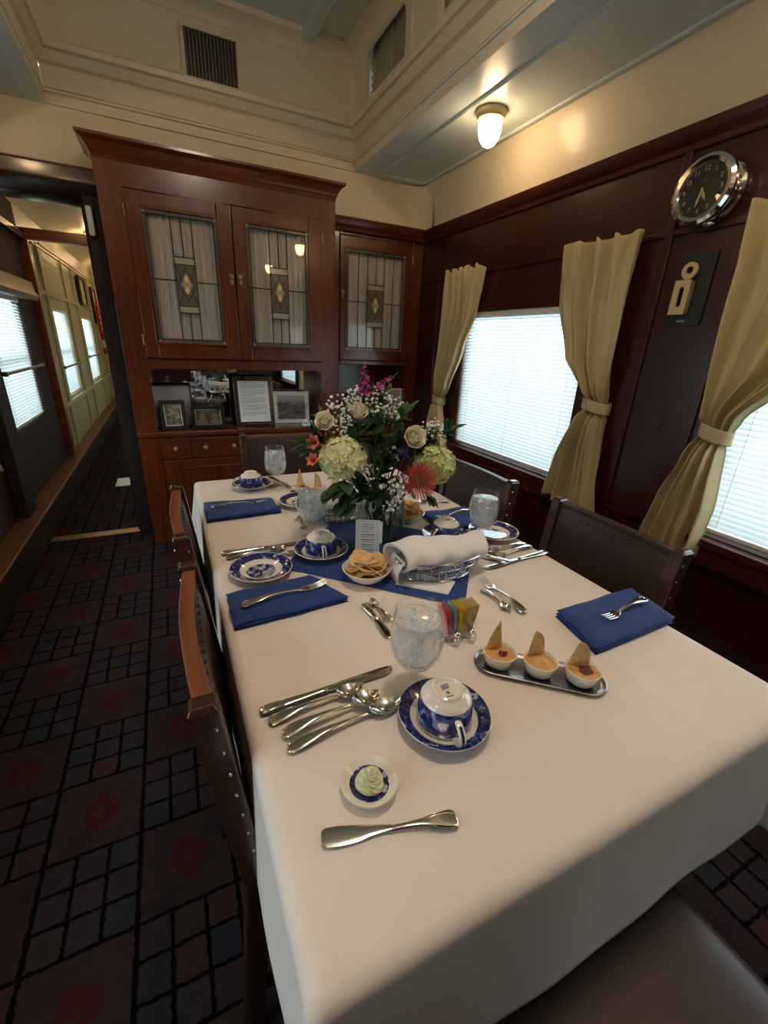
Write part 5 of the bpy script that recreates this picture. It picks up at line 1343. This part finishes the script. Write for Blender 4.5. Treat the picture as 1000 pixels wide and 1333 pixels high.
for k, (o_, lb, dl, clb, cr__) in enumerate(((-0.073, 'white ramekin at the left end of the steel tray, with red sauce on its dip', 'orange dip topped with a spot of red sauce', 'pointed curved corn chip standing in the left dip cup', 0.1),
                                      (0.0, 'white ramekin in the middle of the steel tray, dip without topping', 'plain orange dip heaped in the middle cup', 'half-moon corn chip standing in the middle dip cup', 0.0),
                                      (0.073, 'white ramekin at the right end of the steel tray, with brown seasoning on its dip', 'orange dip sprinkled with dark brown seasoning', 'broad pale corn chip standing in the right dip cup', -0.15))):
    dip_cup(lb, px+ux*o_, py+uy*o_, TT+0.0058, k+1, ang, cr__, dl, clb)
px, py, a2 = 0.475, 1.535, ang
platter('second oval steel tray with dip cups, behind the bouquet at the far end', px, py, a2)
ux, uy = math.cos(a2), math.sin(a2)
for k, o_ in enumerate((-0.073, 0.0, 0.073)):
    nm = ('leftmost', 'middle', 'rightmost')[k]
    dip_cup('white ramekin, %s on the far steel tray' % nm, px+ux*o_, py+uy*o_, TT+0.0058, k+1, a2, 0.0, 'orange dip in the %s cup of the far tray' % nm, 'corn chip standing in the %s cup of the far tray' % nm)

# ------------------------------------------------------------------ cracker bowls
def cracker_bowl(x, y, z, label, clabel, n, seed, group):
    t = tag(G().lathe([(0.0001, 0.001), (0.028, 0.001), (0.030, 0.0), (0.033, 0.002), (0.048, 0.014), (0.060, 0.030), (0.062, 0.034), (0.0595, 0.035), (0.046, 0.018), (0.030, 0.007), (0.0001, 0.006)], 48).obj('serving_bowl', 'china', smooth=45), label, 'bowl'); t.location = (x, y, z)
    rnd = random.Random(seed)
    proto = None
    for i in range(n):
        g = None
        ring = i % 7; lay = i//7
        a = ring/7*2*PI+lay*0.5+rnd.uniform(-.2, .2); r = (0.021 if lay < 2 else 0.015)
        zz = z+0.027+lay*0.0080+rnd.uniform(0, 0.004)
        if proto is None:
            g = G(); g.grid(lambda u, v: (0.031*v*math.cos(u*2*PI)*(1+0.03*math.sin(u*2*PI*3)), 0.031*v*math.sin(u*2*PI), 0.004*v*v*math.cos(u*4*PI)), 28, 6, closeu=True)
            o = g.obj('cracker', 'cracker', smooth=70, solid=0.0022); proto = o
        else: o = proto.copy(); COL.objects.link(o)
        tag(o, clabel, 'cracker', group)
        o.location = (x+r*math.cos(a), y+r*math.sin(a), zz+0.004); tl = 0.42 if lay < 3 else 0.25
        o.rotation_euler = (tl*math.sin(a)*1.0+rnd.uniform(-.2, .2), -tl*math.cos(a)+rnd.uniform(-.2, .2), rnd.random()*6)
cracker_bowl(0.392, 0.873, TT+0.003, 'small white bowl heaped with round crackers, in front of the menu card', 'round golden cracker heaped in the white bowl in front of the menu card', 26, 2, 'crackers in the near bowl')
cracker_bowl(0.668, 1.178, TT+0.003, 'small white bowl of crackers behind the flower vase', 'round golden cracker in the bowl behind the vase', 22, 5, 'crackers in the far bowl')

# ------------------------------------------------------------------ wire bread baskets with white napkins
def basket(x, y, z, rz, label, nlabel, tail=True):
    t = thing('bread_basket', label, 'basket', (x, y, z), rz)
    A, B = 0.125, 0.060
    def E(s_, zz, n=40): return [(A*s_*math.cos(2*PI*k/n), B*s_*math.sin(2*PI*k/n), zz) for k in range(n)]
    g = G(); g.tube(E(1.0, 0.058), 0.0026, 8, loop=True); g.tube(E(0.93, 0.036), 0.0016, 6, loop=True); g.tube(E(0.83, 0.012), 0.0016, 6, loop=True); g.tube(E(0.74, 0.003), 0.0026, 8, loop=True); g.obj('rim', 'wire', t)
    g = G()
    for k in range(34):
        a = 2*PI*k/34; g.tube([(A*s_*math.cos(a), B*s_*math.sin(a), zz) for s_, zz in ((1.0, 0.058), (0.93, 0.036), (0.83, 0.012), (0.74, 0.003))], 0.0014, 5)
    for k in range(-5, 6):
        yy = k*0.0085; hx = 0.74*A*math.sqrt(max(0, 1-(yy/(0.74*B))**2)); g.tube([(-hx, yy, 0.003), (hx, yy, 0.003)], 0.0013, 5)
    g.obj('wires', 'wire', t)
    n_ = thing('white_napkin', nlabel, 'napkin', (x, y, z), rz)
    # a rolled cloth lying along the basket, closed ends showing the spiral
    g = G()
    def roll(u, v):
        a = v*2*PI*1.9; xx = (u*2-1)*(0.128+0.012*math.sin(a+1)); rr_ = 0.050-0.0030*a/(2*PI)*2.2
        sag = 0.006*math.sin(u*5+1)+0.004*mnoise.noise(Vector((u*5, a, 1)))
        r_ = rr_*(1-0.12*(2*u-1)**2)+sag*0.6+0.0025*math.sin(u*19+a*2)
        return (xx, r_*1.04*math.cos(a-0.6), 0.066+r_*0.80*math.sin(a-0.6)+0.004*math.sin(u*7))
    g.grid(roll, 60, 90); g.obj('rolled_cloth', 'napwhite', n_, smooth=75, solid=0.0016)
    if tail:
        def tl(u, v):
            s_ = v; th = u
            xx = -0.115+0.20*u+0.03*s_*0; yy = -0.036-0.050*s_+0.02*u*s_
            zz = 0.060-0.075*s_+0.018*math.exp(-((s_-0.6)/0.3)**2)*math.sin(u*6)
            return (xx, yy-0.012*math.sin(u*3), max(0.0025, zz*1.0-0.006))
        g = G(); quad_slab(g, [(-0.132, -0.012), (-0.030, -0.098), (0.020, -0.052), (-0.085, 0.045)], -0.0005, 0.006, 24, 16, 0.004, 3.0)
        g.grid(lambda u, v: (-0.128-0.010*math.sin(PI*v)+0.012*v, -0.030+0.070*u, 0.003+0.062*v), 10, 12); g.obj('hanging_corner', 'napwhite', n_, smooth=75)
    return t
basket(0.580, 0.830, TT+0.003, math.radians(-2), 'oval chrome wire bread basket in front of the vase', 'white cloth napkin rolled over the near bread basket')
basket(0.470, 1.285, TT+0.003, math.radians(12), 'oval chrome wire bread basket behind the vase', 'white cloth napkin rolled over the far bread basket', False)

# ------------------------------------------------------------------ menu card in a clear stand
t = thing('menu_card', 'white printed menu card standing upright against the vase', 'card', (0.437, 0.975, TT+0.003), math.radians(-27))
Rm = Matrix.Rotation(-0.10, 4, 'X')
g = G(); g.T = Rm; g.box(-0.033, 0.033, -0.0008, 0.0004, 0.002, 0.112); g.box(0.020, 0.040, 0.0012, 0.002, 0.045, 0.108); g.obj('paper_sheet', 'paper', t, smooth=0)
g = G(); g.T = Rm
for r_ in ((-0.027, 0.027, 0.1065, 0.1073), (-0.027, 0.027, 0.007, 0.0078), (-0.027, -0.0262, 0.0078, 0.1065), (0.0262, 0.027, 0.0078, 0.1065)): g.box(r_[0], r_[1], -0.0014, -0.0009, r_[2], r_[3])
g.obj('printed_border', plain('blue_ink', srgb(120, 150, 180), rough=0.6), t, smooth=0)
g = G(); g.T = Rm; random.seed(11)
z = 0.099
for w_, s_, gap in ((0.015, 0.0008, 0.007), (0.018, 0.0008, 0.006), (0.013, 0.0008, 0.007), (0.016, 0.0008, 0.009), (0.019, 0.0014, 0.006), (0.017, 0.0009, 0.008), (0.018, 0.0014, 0.006), (0.014, 0.0009, 0.009), (0.018, 0.0013, 0.006), (0.016, 0.0009, 0.008), (0.019, 0.0014, 0.006), (0.015, 0.0009, 0.006), (0.012, 0.0009, 0.006)):
    x = -w_
    while x < w_:
        l_ = random.uniform(0.003, 0.006); g.box(x, min(x+l_, w_), -0.0014, -0.0009, z-s_, z+s_); x += l_+0.0012
    z -= gap
g.obj('printed_text', 'ink', t, smooth=0)
g = G(); g.T = Rm; g.box(-0.036, 0.040, 0.0024, 0.0036, 0.0, 0.10); g.T = Matrix.Identity(4); g.box(-0.036, 0.040, -0.012, 0.030, 0.0, 0.0015); g.obj('clear_stand', 'glass', t, smooth=0)

# ================================================================== FLOWERS
VX, VY, VZ = 0.528, 1.085, TT+0.003
t = thing('glass_vase', 'clear round-shouldered glass vase filled with water and stems', 'vase', (VX, VY, VZ))
G().lathe([(0.0001, 0.0), (0.060, 0.0), (0.068, 0.004), (0.072, 0.02), (0.074, 0.10), (0.072, 0.125), (0.060, 0.145), (0.056, 0.155), (0.058, 0.180), (0.061, 0.184), (0.0585, 0.184), (0.0535, 0.156), (0.0575, 0.144), (0.069, 0.124), (0.071, 0.10), (0.069, 0.02), (0.064, 0.008), (0.0001, 0.007)], 56).obj('glass', 'glass', t, smooth=60)
G().lathe([(0.0001, 0.0075), (0.0635, 0.0085), (0.0685, 0.02), (0.0702, 0.10), (0.0685, 0.118), (0.0001, 0.118)], 48).obj('water', 'vwater', t, smooth=60)
rnd = random.Random(5)
def stem(g, tip, r=0.0022, base=None, bend=0.02):
    a = rnd.random()*6.28; q = rnd.random()**0.5*0.045
    b = Vector(base) if base else Vector((VX+q*math.cos(a), VY+q*math.sin(a), VZ+0.012))
    tip = Vector(tip)
    # cross the neck of the vase on its way up
    n = Vector((VX+(tip.x-VX)*0.22, VY+(tip.y-VY)*0.22, VZ+0.165))
    nn = Vector((n.x-VX, n.y-VY, 0)); 
    if nn.length > 0.045: nn = nn.normalized()*0.045; n = Vector((VX+nn.x, VY+nn.y, n.z))
    pts = []
    for i in range(9):
        f = i/8
        p = (1-f)**2*b+2*f*(1-f)*n+f*f*tip if tip.z > n.z+0.02 else b.lerp(n, min(1, f*1.6)).lerp(tip, max(0, f*1.6-1)*1.0 if f*1.6 > 1 else 0)
        pts.append(p)
    g.tube([Vector(p) for p in pts], r, 6); return pts[-2]
def flower(name, label, cat, tip):
    t = thing(name, label, cat, tip); return t
def addstem(t, tip, r=0.0022):
    g = G(); stem(g, tip, r); g.obj('stem', 'stemgreen', t, True)

def hydrangea(label, c, R, mat, n=95, seed=1):
    t = flower('hydrangea', label, 'flower', c); r_ = random.Random(seed)
    g = G(); g.sphere((0, 0, 0), R*0.72, 20, 12); 
    for i in range(n):
        ph = math.acos(1-2*(i+0.5)/n); th = PI*(1+5**0.5)*i
        d = Vector((math.sin(ph)*math.cos(th), math.sin(ph)*math.sin(th), math.cos(ph)*0.92))
        if d.z < -0.75: continue
        rr_ = R*(0.82+0.20*r_.random()); p = d*rr_
        q = d.to_track_quat('Z', 'Y').to_matrix().to_4x4(); tw = Matrix.Rotation(r_.random()*3, 4, 'Z') @ Matrix.Rotation(r_.uniform(-.55, .55), 4, 'X')
        g.T = Matrix.Translation(p) @ q @ tw
        s_ = R*0.20*(0.8+0.5*r_.random())
        for k in range(4):
            a = k*PI/2; ca, sa = math.cos(a), math.sin(a); pv = []
            def P(l, w, z): return (l*ca-w*sa, l*sa+w*ca, z)
            c0_ = g.v(P(0, 0, 0)); l1 = g.v(P(s_*0.5, s_*0.46, s_*0.34)); l2 = g.v(P(s_*0.5, -s_*0.46, s_*0.34)); m = g.v(P(s_*0.55, 0, s_*0.24)); e1 = g.v(P(s_*0.95, s_*0.30, s_*0.50)); e2 = g.v(P(s_*0.95, -s_*0.30, s_*0.50)); e = g.v(P(s_*1.10, 0, s_*0.42))
            g.f([c0_, l2, m]); g.f([c0_, m, l1]); g.f([l2, e2, e, m]); g.f([m, e, e1, l1])
    g.T = Matrix.Identity(4); g.obj('bloom', mat, t, smooth=50)
    addstem(t, (c[0]*0.96+VX*0.04, c[1]*0.96+VY*0.04, c[2]-R*0.7), 0.0035)
    return t
def rose(label, c, R, aim, mat='rose', seed=1):
    t = flower('rose', label, 'flower', c); r_ = random.Random(seed)
    q = Vector(aim).normalized().to_track_quat('Z', 'Y').to_matrix().to_4x4()
    g = G(); g.T = q; g.sphere((0, 0, 0.0), R*0.42, 12, 8, (1, 1, 1.3))
    for ring, (n, rad, hh, flare, op) in enumerate(((3, 0.16, 1.22, -0.10, 0.95), (4, 0.30, 1.20, -0.04, 1.0), (4, 0.44, 1.14, 0.06, 1.0), (5, 0.60, 1.02, 0.22, 1.0), (6, 0.78, 0.85, 0.50, 1.05))):
        for k in range(n):
            a0 = 2*PI*k/n+ring*0.6+r_.uniform(-.1, .1); wd = 2*PI/n*0.72
            def fn(u, v, a0=a0, wd=wd, rad=rad, hh=hh, flare=flare):
                qq = 2*u-1; a = a0+qq*wd*math.sin(PI*(0.18+0.62*v)); rr_ = R*rad*(0.25+0.75*math.sin(PI/2*min(1, v*1.5)))+R*flare*max(0, v-0.62)*1.1
                z = R*(-0.62+hh*1.35*v-0.22*qq*qq*v-(0.28*max(0, v-0.8) if flare > 0.1 else 0))
                return (rr_*math.cos(a), rr_*math.sin(a), z)
            g.grid(fn, 9, 9)
    g.obj('bloom', mat, t, smooth=70, solid=0.0008)
    g = G(); g.T = q
    for k in range(5):
        a = k*2*PI/5; g.grid(lambda u, v: (R*(0.15+0.55*v)*math.cos(a)+R*0.12*(2*u-1)*(1-v)*math.sin(a), R*(0.15+0.55*v)*math.sin(a)-R*0.12*(2*u-1)*(1-v)*math.cos(a), -R*0.66-R*0.10*v), 3, 5)
    g.obj('sepals', 'leafl', t, smooth=60)
    addstem(t, Vector(c)-Vector(aim).normalized()*R*0.6)
    return t
def leaf(g, base, d, L, Wd, up=(0, 0, 1), bend=0.25, n=7):
    d = Vector(d).normalized(); up = Vector(up); s_ = d.cross(up)
    s_ = s_.normalized() if s_.length > 1e-3 else d.orthogonal().normalized(); u_ = s_.cross(d)
    b = Vector(base)
    def fn(u, v):
        w = Wd*math.sin(PI*min(1, v*0.97+0.03))**0.8*(1-0.35*v); q = 2*u-1
        p = b+d*L*v+s_*w*q+u_*(0.22*w*abs(q))-Vector(up)*bend*L*v*v
        return p
    g.grid(fn, 5, n)
def sprig(label, pts, leaves, mat='leafm', cat='foliage', rad=0.0018, name='leafy_sprig'):
    t = thing(name, label, cat, pts[-1])
    g = G(); stem(g, pts[0], rad); g.tube(pts, rad, 6); g.obj('stem', 'stemgreen', t, True)
    g = G()
    for b, d, L, w, bd in leaves: leaf(g, b, d, L, w, bend=bd)
    g.obj('leaves', mat, t, True, smooth=70)
    return t
hydrangea('large cream hydrangea head on the left front of the bouquet', (0.388, 1.045, 1.036), 0.057, 'hyd', 170, 1)
hydrangea('green-cream hydrangea head on the right front of the bouquet', (0.668, 1.030, 0.998), 0.056, 'hydg', 240, 2)
rose('cream rose at the upper left of the bouquet', (0.350, 1.075, 1.128), 0.026, (-0.3, -0.8, 0.5), seed=1)
rose('cream rose at the top centre of the bouquet', (0.447, 1.085, 1.148), 0.028, (0.0, -0.6, 0.8), seed=2)
rose('cream rose above the right hydrangea', (0.602, 1.045, 1.080), 0.033, (-0.1, -0.9, 0.4), seed=3)
# pincushion protea
c = Vector((0.590, 0.985, 0.972)); t = flower('protea', 'coral pincushion protea with spiky rays at the front right', 'flower', c)
g = G(); aim = Vector((-0.15, -0.9, 0.28)).normalized(); q = aim.to_track_quat('Z', 'Y').to_matrix().to_4x4(); g.T = q; g.sphere((0, 0, 0), 0.020, 14, 10)
for i in range(190):
    a = PI*(1+5**0.5)*i; ph = 0.25+1.45*math.sqrt((i+0.5)/190); L = 0.012+0.028*math.sin(min(ph, PI/2))*(0.85+0.25*rnd.random())
    d = Vector((math.sin(ph)*math.cos(a), math.sin(ph)*math.sin(a), math.cos(ph))); e = d*(0.012+L); e.z += 0.010*math.sin(ph)
    g.tube([d*0.012, d*(0.012+L*0.6)+Vector((0, 0, 0.004)), e], [0.0012, 0.0011, 0.0008], 4)
g.T = Matrix.Identity(4); g.obj('rays', 'protea', t, smooth=60)
g = G(); g.T = q
for i in range(60):
    a = PI*(1+5**0.5)*i; ph = 1.0*math.sqrt((i+0.5)/60); d = Vector((math.sin(ph)*math.cos(a), math.sin(ph)*math.sin(a), math.cos(ph))); g.tube([d*0.015, d*0.030], [0.0016, 0.0010], 4)
g.obj('centre', 'proteac', t, smooth=60); addstem(t, c-aim*0.02, 0.003)
# salmon alstroemerias at the left
for i, (p, lb, s_) in enumerate((((0.318, 1.060, 1.078), 'salmon-orange blossom at the far left of the bouquet, upper one', 0.030), ((0.312, 1.050, 1.035), 'salmon-orange blossom at the far left of the bouquet, lower one', 0.027), ((0.360, 1.12, 1.085), 'salmon-orange blossom half hidden behind the left hydrangea', 0.026))):
    t = flower('lily_blossom', lb, 'flower', p); g = G(); aim = Vector((-0.7, -0.5, 0.35+0.1*i)).normalized(); q = aim.to_track_quat('Z', 'Y').to_matrix().to_4x4(); g.T = q
    for k in range(6):
        a = k*PI/3
        def fn(u, v): 
            w = 0.34*s_*math.sin(PI*(0.1+0.85*v)); r = s_*(0.10+0.62*v*v); z = s_*(-0.7+1.5*v-0.45*v*v*v); qq = 2*u-1
            return (r*math.cos(a)-qq*w*math.sin(a), r*math.sin(a)+qq*w*math.cos(a), z)
        g.grid(fn, 5, 8)
    g.obj('petals', 'orange', t, smooth=70); addstem(t, Vector(p)-aim*s_*0.6)
# violet iris
c = (0.548, 1.035, 1.036); t = flower('iris', 'dark violet iris between the protea and the right rose', 'flower', c); g = G()
for k in range(9):
    a = k*2*PI/9+0.2; lift = 0.5 if k % 2 else -0.25
    def fn(u, v): 
        w = 0.016*math.sin(PI*(0.12+0.8*v)); r = 0.036*v; z = 0.030*lift*v*v*1.5+0.006*math.sin(u*9+k); qq = 2*u-1
        return (r*math.cos(a)-qq*w*math.sin(a), -0.01+r*math.sin(a)*0.8+qq*w*math.cos(a), z)
    g.grid(fn, 7, 7)
g.obj('petals', 'iris', t, smooth=70); addstem(t, (c[0], c[1], c[2]-0.01))
# magenta spikes
for i, (a_, b_, n, lb) in enumerate((((0.470, 1.09, 1.185), (0.464, 1.09, 1.262), 16, 'tall magenta flower spike at the top of the bouquet'), ((0.490, 1.08, 1.205), (0.540, 1.07, 1.240), 10, 'short magenta flower spike leaning right at the top'))):
    t = flower('flower_spike', lb, 'flower', b_); g = G(); r_ = random.Random(i)
    for k in range(n):
        f = k/(n-1); p = Vector(a_).lerp(Vector(b_), f); s_ = 0.013*(1-0.55*f); an = k*2.4
        g.T = Matrix.Translation(p+Vector((math.cos(an), math.sin(an), 0.2))*s_*0.9) @ Matrix.Rotation(an, 4, 'Z') @ Matrix.Rotation(r_.uniform(0.3, 1.1), 4, 'Y')
        for m in range(4):
            aa = m*PI/2; g.grid(lambda u, v: (s_*v*math.cos(aa)-(2*u-1)*s_*0.45*math.sin(PI*(0.1+0.8*v))*math.sin(aa), s_*v*math.sin(aa)+(2*u-1)*s_*0.45*math.sin(PI*(0.1+0.8*v))*math.cos(aa), s_*0.5*v*v), 3, 4)
    g.T = Matrix.Identity(4); g.obj('florets', 'magenta', t, True, smooth=70)
    g = G(); stem(g, a_); g.tube([a_, b_, Vector(b_)+(Vector(b_)-Vector(a_))*0.25+Vector((0.0, 0, 0.004))], [0.002, 0.0015, 0.0006], 6); g.obj('stem', 'stemgreen', t, True)
# baby's breath
def gyp(label, c, R, n, seed, down=False, sz=0.0042):
    r_ = random.Random(seed); c = Vector(c); t = flower('gypsophila_sprig', label, 'flower', c)
    gs_ = G(); gb = G(); root = c+Vector((VX-c.x, VY-c.y, -0.10 if not down else 0.07)).normalized()*R*1.1
    stem(gs_, root, 0.0012)
    for i in range(n):
        d = Vector((r_.gauss(0, 1), r_.gauss(0, 0.8), r_.gauss(0, 1))); d = d.normalized()*R*r_.random()**0.4
        p = c+d; mid = root.lerp(p, 0.5)+Vector((r_.uniform(-1, 1), r_.uniform(-1, 1), 0.3))*0.006
        gs_.tube([root, mid, p], [0.0007, 0.0005, 0.0003], 3, cap=False)
        gb.sphere(p, sz*r_.uniform(0.6, 1.25), 7, 5, (1, 1, 0.85))
    gb.obj('blossoms', 'bud', t, True, smooth=60); gs_.obj('stem', 'leafl', t, True)
gyp("white baby's breath hanging low in front of the vase", (0.528, 0.985, 0.955), 0.042, 46, 1, True, 0.0050)
gyp("white baby's breath lowest sprig over the vase glass", (0.515, 0.985, 0.905), 0.026, 16, 11, True, 0.0046)
gyp("white baby's breath at the upper left of the bouquet", (0.392, 1.08, 1.160), 0.042, 60, 2)
gyp("white baby's breath at the top centre of the bouquet", (0.500, 1.09, 1.175), 0.048, 75, 3)
gyp("white baby's breath to the right of the top rose", (0.548, 1.10, 1.155), 0.042, 50, 8)
gyp("white baby's breath at the right, above the green hydrangea", (0.668, 1.055, 1.100), 0.036, 56, 4, False, 0.0046)
gyp("white baby's breath left of centre, beside the left hydrangea", (0.452, 1.03, 0.995), 0.030, 26, 5)
gyp("white baby's breath between centre leaves and the violet iris", (0.520, 1.02, 1.035), 0.030, 30, 16)
gyp("white baby's breath around the magenta spikes", (0.450, 1.09, 1.185), 0.036, 44, 17)
gyp("white baby's breath between the two left roses", (0.395, 1.06, 1.115), 0.034, 40, 6)
# leaves
def fan(o, target, n, L, W_, seed, spread=1.0, bd=0.2):
    r_ = random.Random(seed); o = Vector(o); target = Vector(target); out = []
    for i in range(n):
        f = (i+0.5)/n; p = o.lerp(target, f); ax = (target-o).normalized()
        side = Vector((ax.y*0+r_.uniform(-1, 1), r_.uniform(-1, 0.3), r_.uniform(-0.4, 0.9)))*spread
        out.append((p, ax*0.6+side*0.7*(1 if i % 2 else -1), L*(1-0.25*f)*r_.uniform(0.85, 1.15), W_*r_.uniform(0.85, 1.15), bd))
    out.append((target, (target-o).normalized(), L*0.9, W_*0.9, bd*0.5)); return out
SP = [
    ('dark green leafy sprig reaching right towards the window', (0.640, 1.05, 1.065), (0.735, 1.05, 1.098), 7, 0.062, 0.0125, 1, 'leafm', 0.8),
    ('dark green leaves standing up in the centre, above the left hydrangea', (0.470, 1.03, 1.045), (0.482, 1.02, 1.130), 7, 0.052, 0.0125, 2, 'leafm', 0.9),
    ('dark leafy sprig behind the top centre rose', (0.505, 1.11, 1.11), (0.530, 1.12, 1.170), 8, 0.050, 0.013, 3, 'leafm', 1.0),
    ('green leaves rising above the right-hand rose', (0.560, 1.10, 1.10), (0.612, 1.10, 1.150), 7, 0.050, 0.012, 4, 'leafl', 1.0),
    ('dark leaf spray drooping at the lower left of the bouquet', (0.390, 1.02, 0.985), (0.345, 0.99, 0.965), 4, 0.055, 0.016, 5, 'leafm', 0.7),
    ('narrow grey-green leaves at the far left of the bouquet', (0.330, 1.08, 1.055), (0.285, 1.07, 1.075), 5, 0.050, 0.009, 6, 'leafl', 0.8),
    ('dark foliage filling the middle of the bouquet', (0.480, 1.03, 0.985), (0.520, 1.00, 1.045), 9, 0.052, 0.014, 7, 'leafm', 1.0),
    ('dark leaf drooping at the lower right beneath the protea', (0.615, 1.00, 0.935), (0.636, 0.985, 0.912), 2, 0.040, 0.015, 8, 'leafm', 0.5),
    ('foliage just above the vase rim at the front', (0.500, 1.01, 0.945), (0.455, 0.99, 0.945), 8, 0.045, 0.012, 9, 'leafm', 1.0),
    ('foliage at the back of the bouquet', (0.500, 1.16, 1.06), (0.460, 1.18, 1.11), 8, 0.055, 0.014, 10, 'leafm', 1.0),
    ('leafy stem lying low over the cloth at the left of the vase', (0.420, 1.03, 0.955), (0.380, 1.00, 0.930), 4, 0.060, 0.019, 12, 'leafm', 0.5),
    ('dark foliage behind the green hydrangea', (0.640, 1.09, 1.02), (0.690, 1.10, 1.055), 8, 0.050, 0.013, 13, 'leafm', 1.0),
    ('fine dark foliage inside the vase neck', (0.540, 1.06, 0.935), (0.500, 1.05, 0.975), 9, 0.045, 0.013, 14, 'leafm', 1.0),
    ('broad dark leaves in the middle of the bouquet, right of the left hydrangea', (0.470, 1.00, 0.99), (0.500, 0.99, 1.075), 9, 0.060, 0.017, 21, 'leafm', 1.0),
    ('dark leaves between the two top roses', (0.420, 1.06, 1.07), (0.470, 1.05, 1.115), 8, 0.050, 0.013, 22, 'leafm', 1.0),
    ('dark leaves around the violet iris', (0.560, 1.06, 1.00), (0.560, 1.05, 1.085), 9, 0.055, 0.014, 23, 'leafm', 1.0),
    ('green leaves behind the left roses', (0.370, 1.12, 1.06), (0.360, 1.13, 1.13), 8, 0.045, 0.011, 24, 'leafl', 1.0),
    ('dark leaves beneath the left hydrangea', (0.440, 1.02, 0.94), (0.420, 1.00, 0.985), 8, 0.050, 0.014, 25, 'leafm', 1.0),
    ('dark leaves low on the right, between protea and vase', (0.570, 1.04, 0.93), (0.600, 1.03, 0.960), 8, 0.046, 0.013, 26, 'leafm', 1.0),
    ('pale green leaves behind the magenta spikes', (0.530, 1.13, 1.12), (0.560, 1.14, 1.19), 9, 0.040, 0.010, 27, 'leafl', 1.0),
    ('dark leaves left of the centre between hydrangea and top rose', (0.440, 1.05, 1.07), (0.500, 1.03, 1.090), 7, 0.050, 0.014, 31, 'leafm', 1.0),
    ('dark leaves between the right rose and the green hydrangea', (0.620, 1.07, 1.02), (0.650, 1.06, 1.075), 6, 0.048, 0.012, 32, 'leafm', 1.0),
    ('dark leaves above the orange blossoms', (0.350, 1.09, 1.05), (0.325, 1.09, 1.105), 6, 0.042, 0.011, 33, 'leafm', 1.0),
    ('dark leaves at the lower left rim of the vase', (0.470, 1.03, 0.93), (0.440, 1.01, 0.965), 6, 0.046, 0.013, 34, 'leafm', 1.0),
    ('wispy green sprig at the top beside the magenta spike', (0.480, 1.09, 1.15), (0.497, 1.09, 1.205), 9, 0.022, 0.003, 15, 'leafl', 1.2),
]
for lb, o, tg, n, L, W_, sd, mt, spd in SP:
    sprig(lb, [o, ((o[0]+tg[0])/2, (o[1]+tg[1])/2, (o[2]+tg[2])/2+0.004), tg], fan(o, tg, n+3, L, W_*1.35, sd, spd), mt)
# foliage under water in the vase
g = G(); r_ = random.Random(9)
for i in range(26):
    a = r_.random()*6.28; q = 0.05*r_.random()**0.5; leaf(g, (VX+q*math.cos(a), VY+q*math.sin(a), VZ+0.06+0.07*r_.random()), (r_.uniform(-.5, .5), r_.uniform(-.5, .5), 1), 0.05, 0.009, (1, 0, 0.1), 0.1)
tag(g.obj('submerged_foliage', 'leafm', smooth=70), 'dark leaves pressed inside the clear glass vase', 'foliage')
